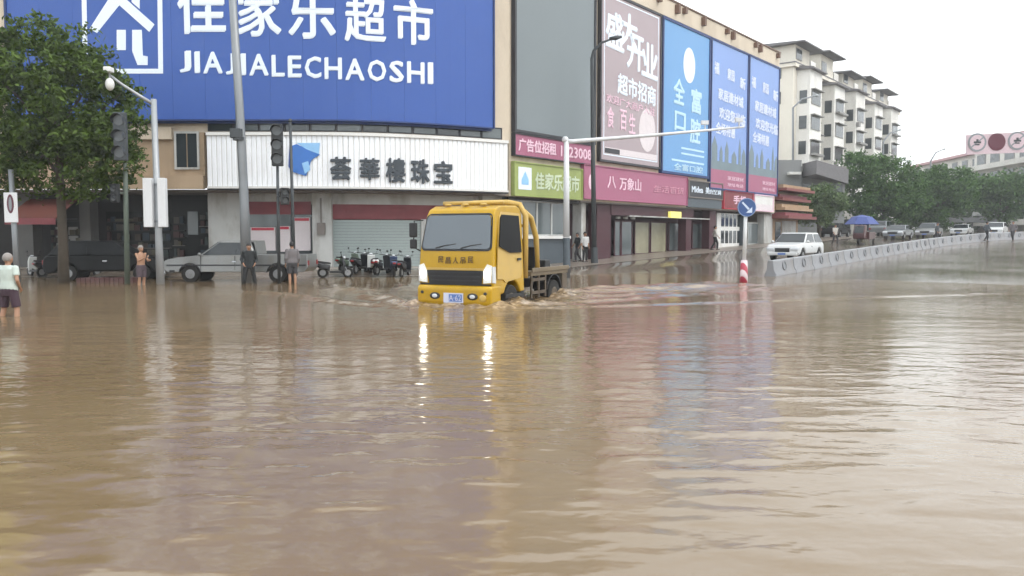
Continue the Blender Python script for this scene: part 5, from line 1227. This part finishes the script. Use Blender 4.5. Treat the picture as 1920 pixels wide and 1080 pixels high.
# camera pole with cabinets
f = foot(299, 29.0); t = thing('camera_pole', 'grey camera pole with white cabinets and slanted arm left of the pickup', 'pole', f)
MB().tube([(0, 0, -.1), L3(f, at(297, 430, 29.)), L3(f, at(288, 186, 29.))], [.15, .12, .10], 14).build('shaft', M_polel, t, smooth=True)
MB().tube([L3(f, at(288, 196, 29.)), L3(f, at(262, 180, 28.8)), L3(f, at(228, 158, 28.5)), L3(f, at(205, 140, 28.3))], [.07, .06, .05, .04], 10).build('arm', M_polel, t, smooth=True)
c = L3(f, at(205, 133, 28.3)); MB().box(c[0] - .13, c[0] + .13, c[1] - .2, c[1] + .1, c[2] - .06, c[2] + .12).build('camera_box', M_white, t, bevel=.03)
c = L3(f, at(206, 158, 28.3)); MB().ball(c, (.15, .15, .22), 14, 10).build('dome_camera', M_white, t, smooth=True); MB().cyl((c[0], c[1], c[2] + .15), (c[0], c[1], c[2] + .45), .03, n=8).build('camera_stem', M_polel, t)
for a, b_ in ((272, 286), (299, 311)):
    p0, p1 = L3(f, at(a, 426, 28.8)), L3(f, at(b_, 334, 28.8)); MB().box(p0[0], p1[0], p0[1] - .12, p0[1] + .12, p0[2], p1[2]).build('cabinet', M_wpole, t, bevel=.02)
for y in (345, 415): c = L3(f, at(292, y, 28.8)); MB().cyl((c[0], c[1] + .2, c[2] - .04), (c[0], c[1] + .2, c[2] + .04), .16, n=14).build('band', M_pole, t)
# signals half hidden in the tree
f = foot(236, 29.2); t = thing('traffic_light', 'traffic light on a green grey pole half hidden by the tree', 'traffic light', f)
MB().cyl((0, 0, -.1), L3(f, at(233, 212, 29.2)), .1, .07, 12).build('pole', M_poleg, t, smooth=True)
signal(t, L3(f, at(226, 256, 26.9)), 3, .42, (0, -1), .48, M_poled); c = L3(f, at(216, 362, 29.0)); signal(t, c, 2, .3, (-.3, -1), .3)
MB().cyl((0, -.1, c[2]), (c[0], c[1], c[2]), .03, n=8).build('signal_arm', M_poleg, t); c = L3(f, at(226, 256, 26.9)); MB().cyl((0, 0, c[2]), (c[0], c[1] + .08, c[2]), .035, n=8).build('signal_arm', M_poleg, t)
# crossing sign at far left
f = foot(31, 28.0); t = thing('traffic_sign', 'white board sign with a red oval on a grey post at the left edge', 'sign', f)
MB().cyl((0, 0, -.1), L3(f, at(20, 318, 28.)), .10, .08, 12).build('post', M_pole, t, smooth=True)
p0, p1 = L3(f, at(9, 417, 27.85)), L3(f, at(32, 361, 27.85)); MB().box(p0[0], p1[0], p0[1] - .02, p0[1] + .02, p0[2], p1[2]).build('board', M_wpole, t, bevel=.01)
cx, cz = (p0[0] + p1[0]) / 2, p0[2] + (p1[2] - p0[2]) * .62; M_sgr = mat('sign_dark_red', '#5d2f3c', .5)
MB().add([(cx + .12 * math.cos(a), p0[1] - .03, cz + .33 * math.sin(a)) for a in [2 * math.pi * i / 20 for i in range(20)]], [tuple(range(20))]).build('oval', M_sgr, t)
MB().add([(cx + .055 * math.cos(a), p0[1] - .034, cz + .24 * math.sin(a)) for a in [2 * math.pi * i / 20 for i in range(20)]], [tuple(range(20))]).build('oval_centre', M_pole, t)
# curved street lamp before the side street
f = foot(1115, 42.6); t = thing('street_lamp', 'dark street lamp with curved arm before the mauve poster', 'street lamp', f)
MB().tube([(0, 0, -.1), L3(f, at(1112, 300, 42.6)), L3(f, at(1110, 110, 42.6)), L3(f, at(1113, 96, 42.6)), L3(f, at(1128, 80, 42.5)), L3(f, at(1148, 73, 42.4))], [.14, .12, .09, .08, .06, .05], 12).build('shaft', M_poled, t, smooth=True)
c = L3(f, at(1155, 71, 42.4)); MB().tube([tuple(Vector(c) - Vector((.35, 0, .04))), c, tuple(Vector(c) + Vector((.3, 0, .06)))], [.07, .12, .06], 10).build('lamp_head', M_poled, t, smooth=True)
MB().cyl((0, 0, -.1), (0, 0, .9), .2, .18, 14).build('base_box', M_poled, t)
# white gantry pole with long arm
f = foot(1063, 40.2); t = thing('gantry_pole', 'white pole with a long white camera arm reaching over the side street', 'pole', f)
MB().cyl(L3(f, at(1062, 445, 40.2)), L3(f, at(1062, 262, 40.2)), .16, .13, 14).build('shaft', M_wpole, t, smooth=True); MB().cyl((0, 0, -.1), L3(f, at(1062, 446, 40.2)), .19, .18, 14).build('base_sleeve', M_bluegrey, t)
MB().tube([L3(f, at(1058, 264, 40.2)), L3(f, at(1075, 265, 40.2)), L3(f, at(1230, 253, 40.6)), L3(f, at(1395, 238, 41.0))], [.12, .11, .08, .05], 12).build('arm', M_wpole, t, smooth=True)
MB().ball(L3(f, at(1060, 262, 40.2)), .17, 12, 8).build('elbow', M_wpole, t, smooth=True)
for px, py in ((1322, 233), (1386, 228)): c = L3(f, at(px, py, 40.9)); MB().box(c[0] - .2, c[0] + .16, c[1] - .1, c[1] + .1, c[2] - .02, c[2] + .18).cyl((c[0], c[1], c[2] - .25), c, .03, n=6).build('camera', M_wpole, t)
# keep-right sign on striped post
def stripe_mat():
    m = bpy.data.materials.new('red_white_stripes'); m.use_nodes = True; N = m.node_tree.nodes; L = m.node_tree.links; b = N['Principled BSDF']; b.inputs['Roughness'].default_value = .45
    tc = N.new('ShaderNodeTexCoord'); w = N.new('ShaderNodeTexWave'); w.inputs['Scale'].default_value = 1.15; w.wave_type = 'BANDS'; w.bands_direction = 'DIAGONAL'; w.wave_profile = 'SAW'
    cr = N.new('ShaderNodeValToRGB'); cr.color_ramp.interpolation = 'CONSTANT'; cr.color_ramp.elements[0].color = (*lin('#a8354a'), 1); cr.color_ramp.elements[1].position = .5; cr.color_ramp.elements[1].color = (*lin('#d8c8cc'), 1)
    L.new(tc.outputs['Object'], w.inputs['Vector']); L.new(w.outputs['Fac'], cr.inputs[0]); L.new(cr.outputs[0], b.inputs['Base Color']); return m
X, Y = xat(1396, 30.3), 30.3; f = Vector((X, Y, -.25)); t = thing('keep_right_sign', 'round blue arrow sign on a white post with red and white striped base', 'sign', f)
MB().cyl((0, 0, 0), (0, 0, zat(1396, 488, 30.3) + .25), .165, .12, 20).build('striped_base', stripe_mat(), t, smooth=True)
MB().cyl((0, 0, .9), L3(f, at(1399, 380, 30.3)), .075, .065, 12).build('post', M_wpole, t, smooth=True)
c = Vector(L3(f, at(1400, 389, 30.2))); M_sblue = mat('sign_blue', '#2f4f86', .4, var=.06)
dsk = MB().cyl(tuple(c), tuple(c - Vector((0, .03, 0))), .35, .35, 30).build('disc', M_sblue, t)
MB().torus(tuple(c - Vector((0, .032, 0))), (0, 1, 0), .335, .012, 30, 6).build('rim', mat('sign_rim', '#8fa3c4', .4), dsk)
def dp(pts): n = len(pts); return MB().add([tuple(c + Vector((x, -.036, z))) for x, z in pts], [tuple(range(n))])
ar = dp([(-.2, .17), (-.15, .22), (.1, -.04), (.05, -.1)]).build('arrow_shaft', M_sgw if False else mat('sign_white', '#c6d2e4', .4), dsk); dp([(.2, .02), (.2, -.2), (-.03, -.2)]).build('arrow_head', mat('sign_white', '#c6d2e4', .4), dsk)
# far street lamps
def far_lamp(label, px, Y, ytop, ybase, dx, dy):
    f = foot(px, Y); t = thing('street_lamp', label, 'street lamp', f, 0, 'lamps along the side street')
    a = Vector(L3(f, at(px, ytop + 22, Y))); b = Vector(L3(f, at(px + dx * .35, ytop + 6, Y))); e = Vector(L3(f, at(px + dx * .85, ytop, Y))); h = Vector(L3(f, at(px + dx, ytop - 1, Y)))
    MB().tube([(0, 0, -.1), tuple(a), tuple(b), tuple(e)], [.16, .11, .09, .07], 10).build('shaft', M_pole, t, smooth=True)
    MB().tube([tuple(e), tuple((e + h) / 2), tuple(h)], [.08, .14, .06], 8).build('lamp_head', M_polel, t, smooth=True)
far_lamp('street lamp standing before the cream apartment block', 1487, 84, 180, 420, 48, 0)
far_lamp('street lamp above the tallest round tree', 1656, 100, 244, 420, 34, 0)
far_lamp('faint street lamp in front of the white far building', 1745, 112, 280, 420, 28, 0)
# overhead prohibition board at the right edge
Yb = 44.; f = foot(2035, Yb); t = thing('overhead_sign', 'white overhead board with three round prohibition signs at the right edge', 'sign', f)
MB().cyl((0, 0, -.1), L3(f, at(2035, 215, Yb)), .18, .14, 14).build('pole', M_pole, t, smooth=True); MB().cyl(L3(f, at(2035, 268, Yb)), L3(f, at(1830, 275, Yb)), .09, .07, 12).build('arm', M_pole, t, smooth=True)
sl = [L3(f, at(*q)) for q in ((1812, 290, Yb - .15), (1938, 285, Yb - .15), (1938, 246, Yb - .15), (1812, 253, Yb - .15))]
MB().add(sl + [tuple(Vector(q) + Vector((0, .06, 0))) for q in sl], [(0, 1, 2, 3), (7, 6, 5, 4), (0, 4, 5, 1), (1, 5, 6, 2), (2, 6, 7, 3), (3, 7, 4, 0)]).build('board', mat('sign_board_white', '#c9b4bb', .5, var=.05), t)
for i, (px, py) in enumerate(((1832, 267), (1869, 266), (1907, 264))):
    c = Vector(L3(f, at(px, py, Yb - .16))); cy_ = lambda r, m, nm, o, par: MB().cyl(tuple(c), tuple(c - Vector((0, o, 0))), r, r, 28).build(nm, m, par)
    d_ = cy_(.47 if i == 1 else .5, M_sgr if i == 1 else M_pole, 'disc', .02, t)
    if i != 1:
        cy_(.40, mat('sign_board_white', '#c9b4bb', .5), 'disc_face', .024, d_)
        mb = MB().box(c.x - .2, c.x + .2, c.y - .035, c.y - .027, c.z - .05, c.z + .05).box(c.x - .06, c.x + .06, c.y - .035, c.y - .027, c.z + .051, c.z + .17)
        mb.box(c.x - .12, c.x + .12, c.y - .035, c.y - .027, c.z - .16, c.z - .09).build('symbol', M_poled, d_)
        s_ = MB().box(-.42, .42, -.03, -.022, -.035, .035).xf(Matrix.Translation(c) @ Matrix.Rotation(R(-40), 4, 'Y')); s_.build('slash', M_pole, d_)
# red awning and low red-brown planter wall under the tree
M_awn = mat('red_orange_awning', '#57281d', .7, var=.25, scale=1.2)
AW = thing('shop_awning', 'red orange shop awning under the tree at the left', 'awning', (*FP2(U(85), .2), 2.6))
u0, u1 = U(42), U(134); za, zb_ = ZP(60, 372), ZP(60, 410)
mb = MB(); mb.add([FP(u0, -.6, za), FP(u1, -.6, za), FP(u1, 1.2, zb_), FP(u0, 1.2, zb_), FP(u0, -.6, za - .05), FP(u1, -.6, za - .05), FP(u1, 1.2, zb_ - .05), FP(u0, 1.2, zb_ - .05)],
    [(0, 1, 2, 3), (7, 6, 5, 4), (0, 4, 5, 1), (1, 5, 6, 2), (2, 6, 7, 3), (3, 7, 4, 0)]); mb.build('cloth', M_awn, AW, world=True)
bpart('valance', M_redbanner, lambda b: fbox(b, u0, u1, 1.2, 1.23, zb_ - .28, zb_), AW)
for u in (u0 + .05, u1 - .05): mb = MB(); mb.cyl(FP(u, -.6, za - .9), FP(u, 1.15, zb_ - .06), .02, n=6); mb.build('strut', M_poled, AW, world=True)
X0, X1 = xat(140, 29.9), xat(247, 29.9)
PLN = thing('planter_wall', 'low red-brown kerb wall standing in the water under the tree', 'wall', ((X0 + X1) / 2, 30, -.3))
for i in range(12):
    a = X0 + (X1 - X0) * i / 12; MB().box(a, a + (X1 - X0) / 12 - .02, 29.9, 30.3, -.3, .17 + .012 * (i % 3)).build('block', mat('red_brown_stone', '#5a3c39', .5, var=.2, scale=3), PLN, world=True, bevel=.012)

# ================================================================= ROAD BARRIERS
M_bar = mat('white_plastic_barrier', '#85868a', .5, var=.1, dirt='#76706a', dscale=.9, damt=.7); M_barr = mat('barrier_recess', '#7e8186', .55, var=.1)
def barrier_mesh():
    L_, h = 2.44, .7; prof = [(.27, 0), (.27, .1), (.17, .28), (.13, h - .05), (.1, h)]   # half section
    b = MB(); n = len(prof); full = [(-y, z) for y, z in prof] + [(y, z) for y, z in reversed(prof)]
    b.add([(-L_ / 2, y, z) for y, z in full] + [(L_ / 2, y, z) for y, z in full], [tuple(range(2 * n)), tuple(reversed(range(2 * n, 4 * n)))] + [(i, i + 2 * n, i + 1 + 2 * n, i + 1) for i in range(2 * n - 1)])
    return b
def ring_mesh(s_):
    b = MB(); c = Vector((0, s_ * .165, .42)); k = 20; r0, r1 = .21, .18
    for i in range(k):
        a = 2 * math.pi * i / k
        for r, o_ in ((r0, 0.), (r0, .035), (r1, .035), (r1, -.0)): b.v.append((c.x + r * math.cos(a), c.y + s_ * o_ - s_ * .03 * math.sin(a), c.z + r * math.sin(a)))
    for i in range(k):
        for j in range(3): b.f.append((i * 4 + j, ((i + 1) % k) * 4 + j, ((i + 1) % k) * 4 + j + 1, i * 4 + j + 1))
    return b
def disc_mesh(s_):
    k = 20; c = Vector((0, s_ * .166, .42)); return MB().add([(c.x + .18 * math.cos(2 * math.pi * i / k), c.y + s_ * .004 - s_ * .03 * math.sin(2 * math.pi * i / k), c.z + .18 * math.sin(2 * math.pi * i / k)) for i in range(k)], [tuple(range(k))])
ordn = ['nearest to', 'second from', 'third from', 'fourth from', 'fifth from', 'sixth from', 'seventh from', 'eighth from', 'ninth from', 'tenth from', 'eleventh from', 'twelfth from', 'thirteenth from', 'fourteenth from', 'fifteenth from', 'sixteenth from']
b0 = None
for i in range(22):
    s = 4.7 + i * 2.5; nn = 11.7 + .5 * max(0, (s - 30) / 28) ** 2 * 6; x, y = street(s, nn); z = terr(x, y) - .02
    lab = 'white plastic road barrier segment, ' + (ordn[i] + ' the striped post' if i < 16 else ('at the far end of the long row' if i == 21 else ['sixth', 'fifth', 'fourth', 'third', 'second'][i - 16] + ' from the far end of the row'))
    if b0 is None:
        b0 = thing('road_barrier', lab, 'barrier', (x, y, z), SANG, 'white barriers dividing the side street')
        bo = barrier_mesh().build('body', M_bar, b0, bevel=.03)
        for s_ in (-1, 1): ring_mesh(s_).build('recess_rim', M_bar, bo); disc_mesh(s_).build('recess', M_barr, bo)
        MB().box(1.16, 1.3, -.05, .05, .25, .7).build('connector', M_barr, b0)
    else:
        o = dup(b0, (x, y, z), SANG - (.03 * max(0, i - 11)), lab)
    (b0 if i == 0 else o).rotation_euler[1] = -math.atan(.03)

# ================================================================= HAZE: thin damp air round the whole place
hz = MB().box(-205, 355, -85, 425, -1.6, 31).build('haze', None); hz['kind'] = 'stuff'
hm_ = bpy.data.materials.new('damp_air'); hm_.use_nodes = True; hn = hm_.node_tree.nodes; hn.remove(hn['Principled BSDF'])
pvn = hn.new('ShaderNodeVolumePrincipled'); pvn.inputs['Color'].default_value = (.95, .97, 1, 1); pvn.inputs['Density'].default_value = .0008; pvn.inputs['Anisotropy'].default_value = .1
hm_.node_tree.links.new(pvn.outputs[0], hn['Material Output'].inputs['Volume']); hz.data.materials.append(hm_)
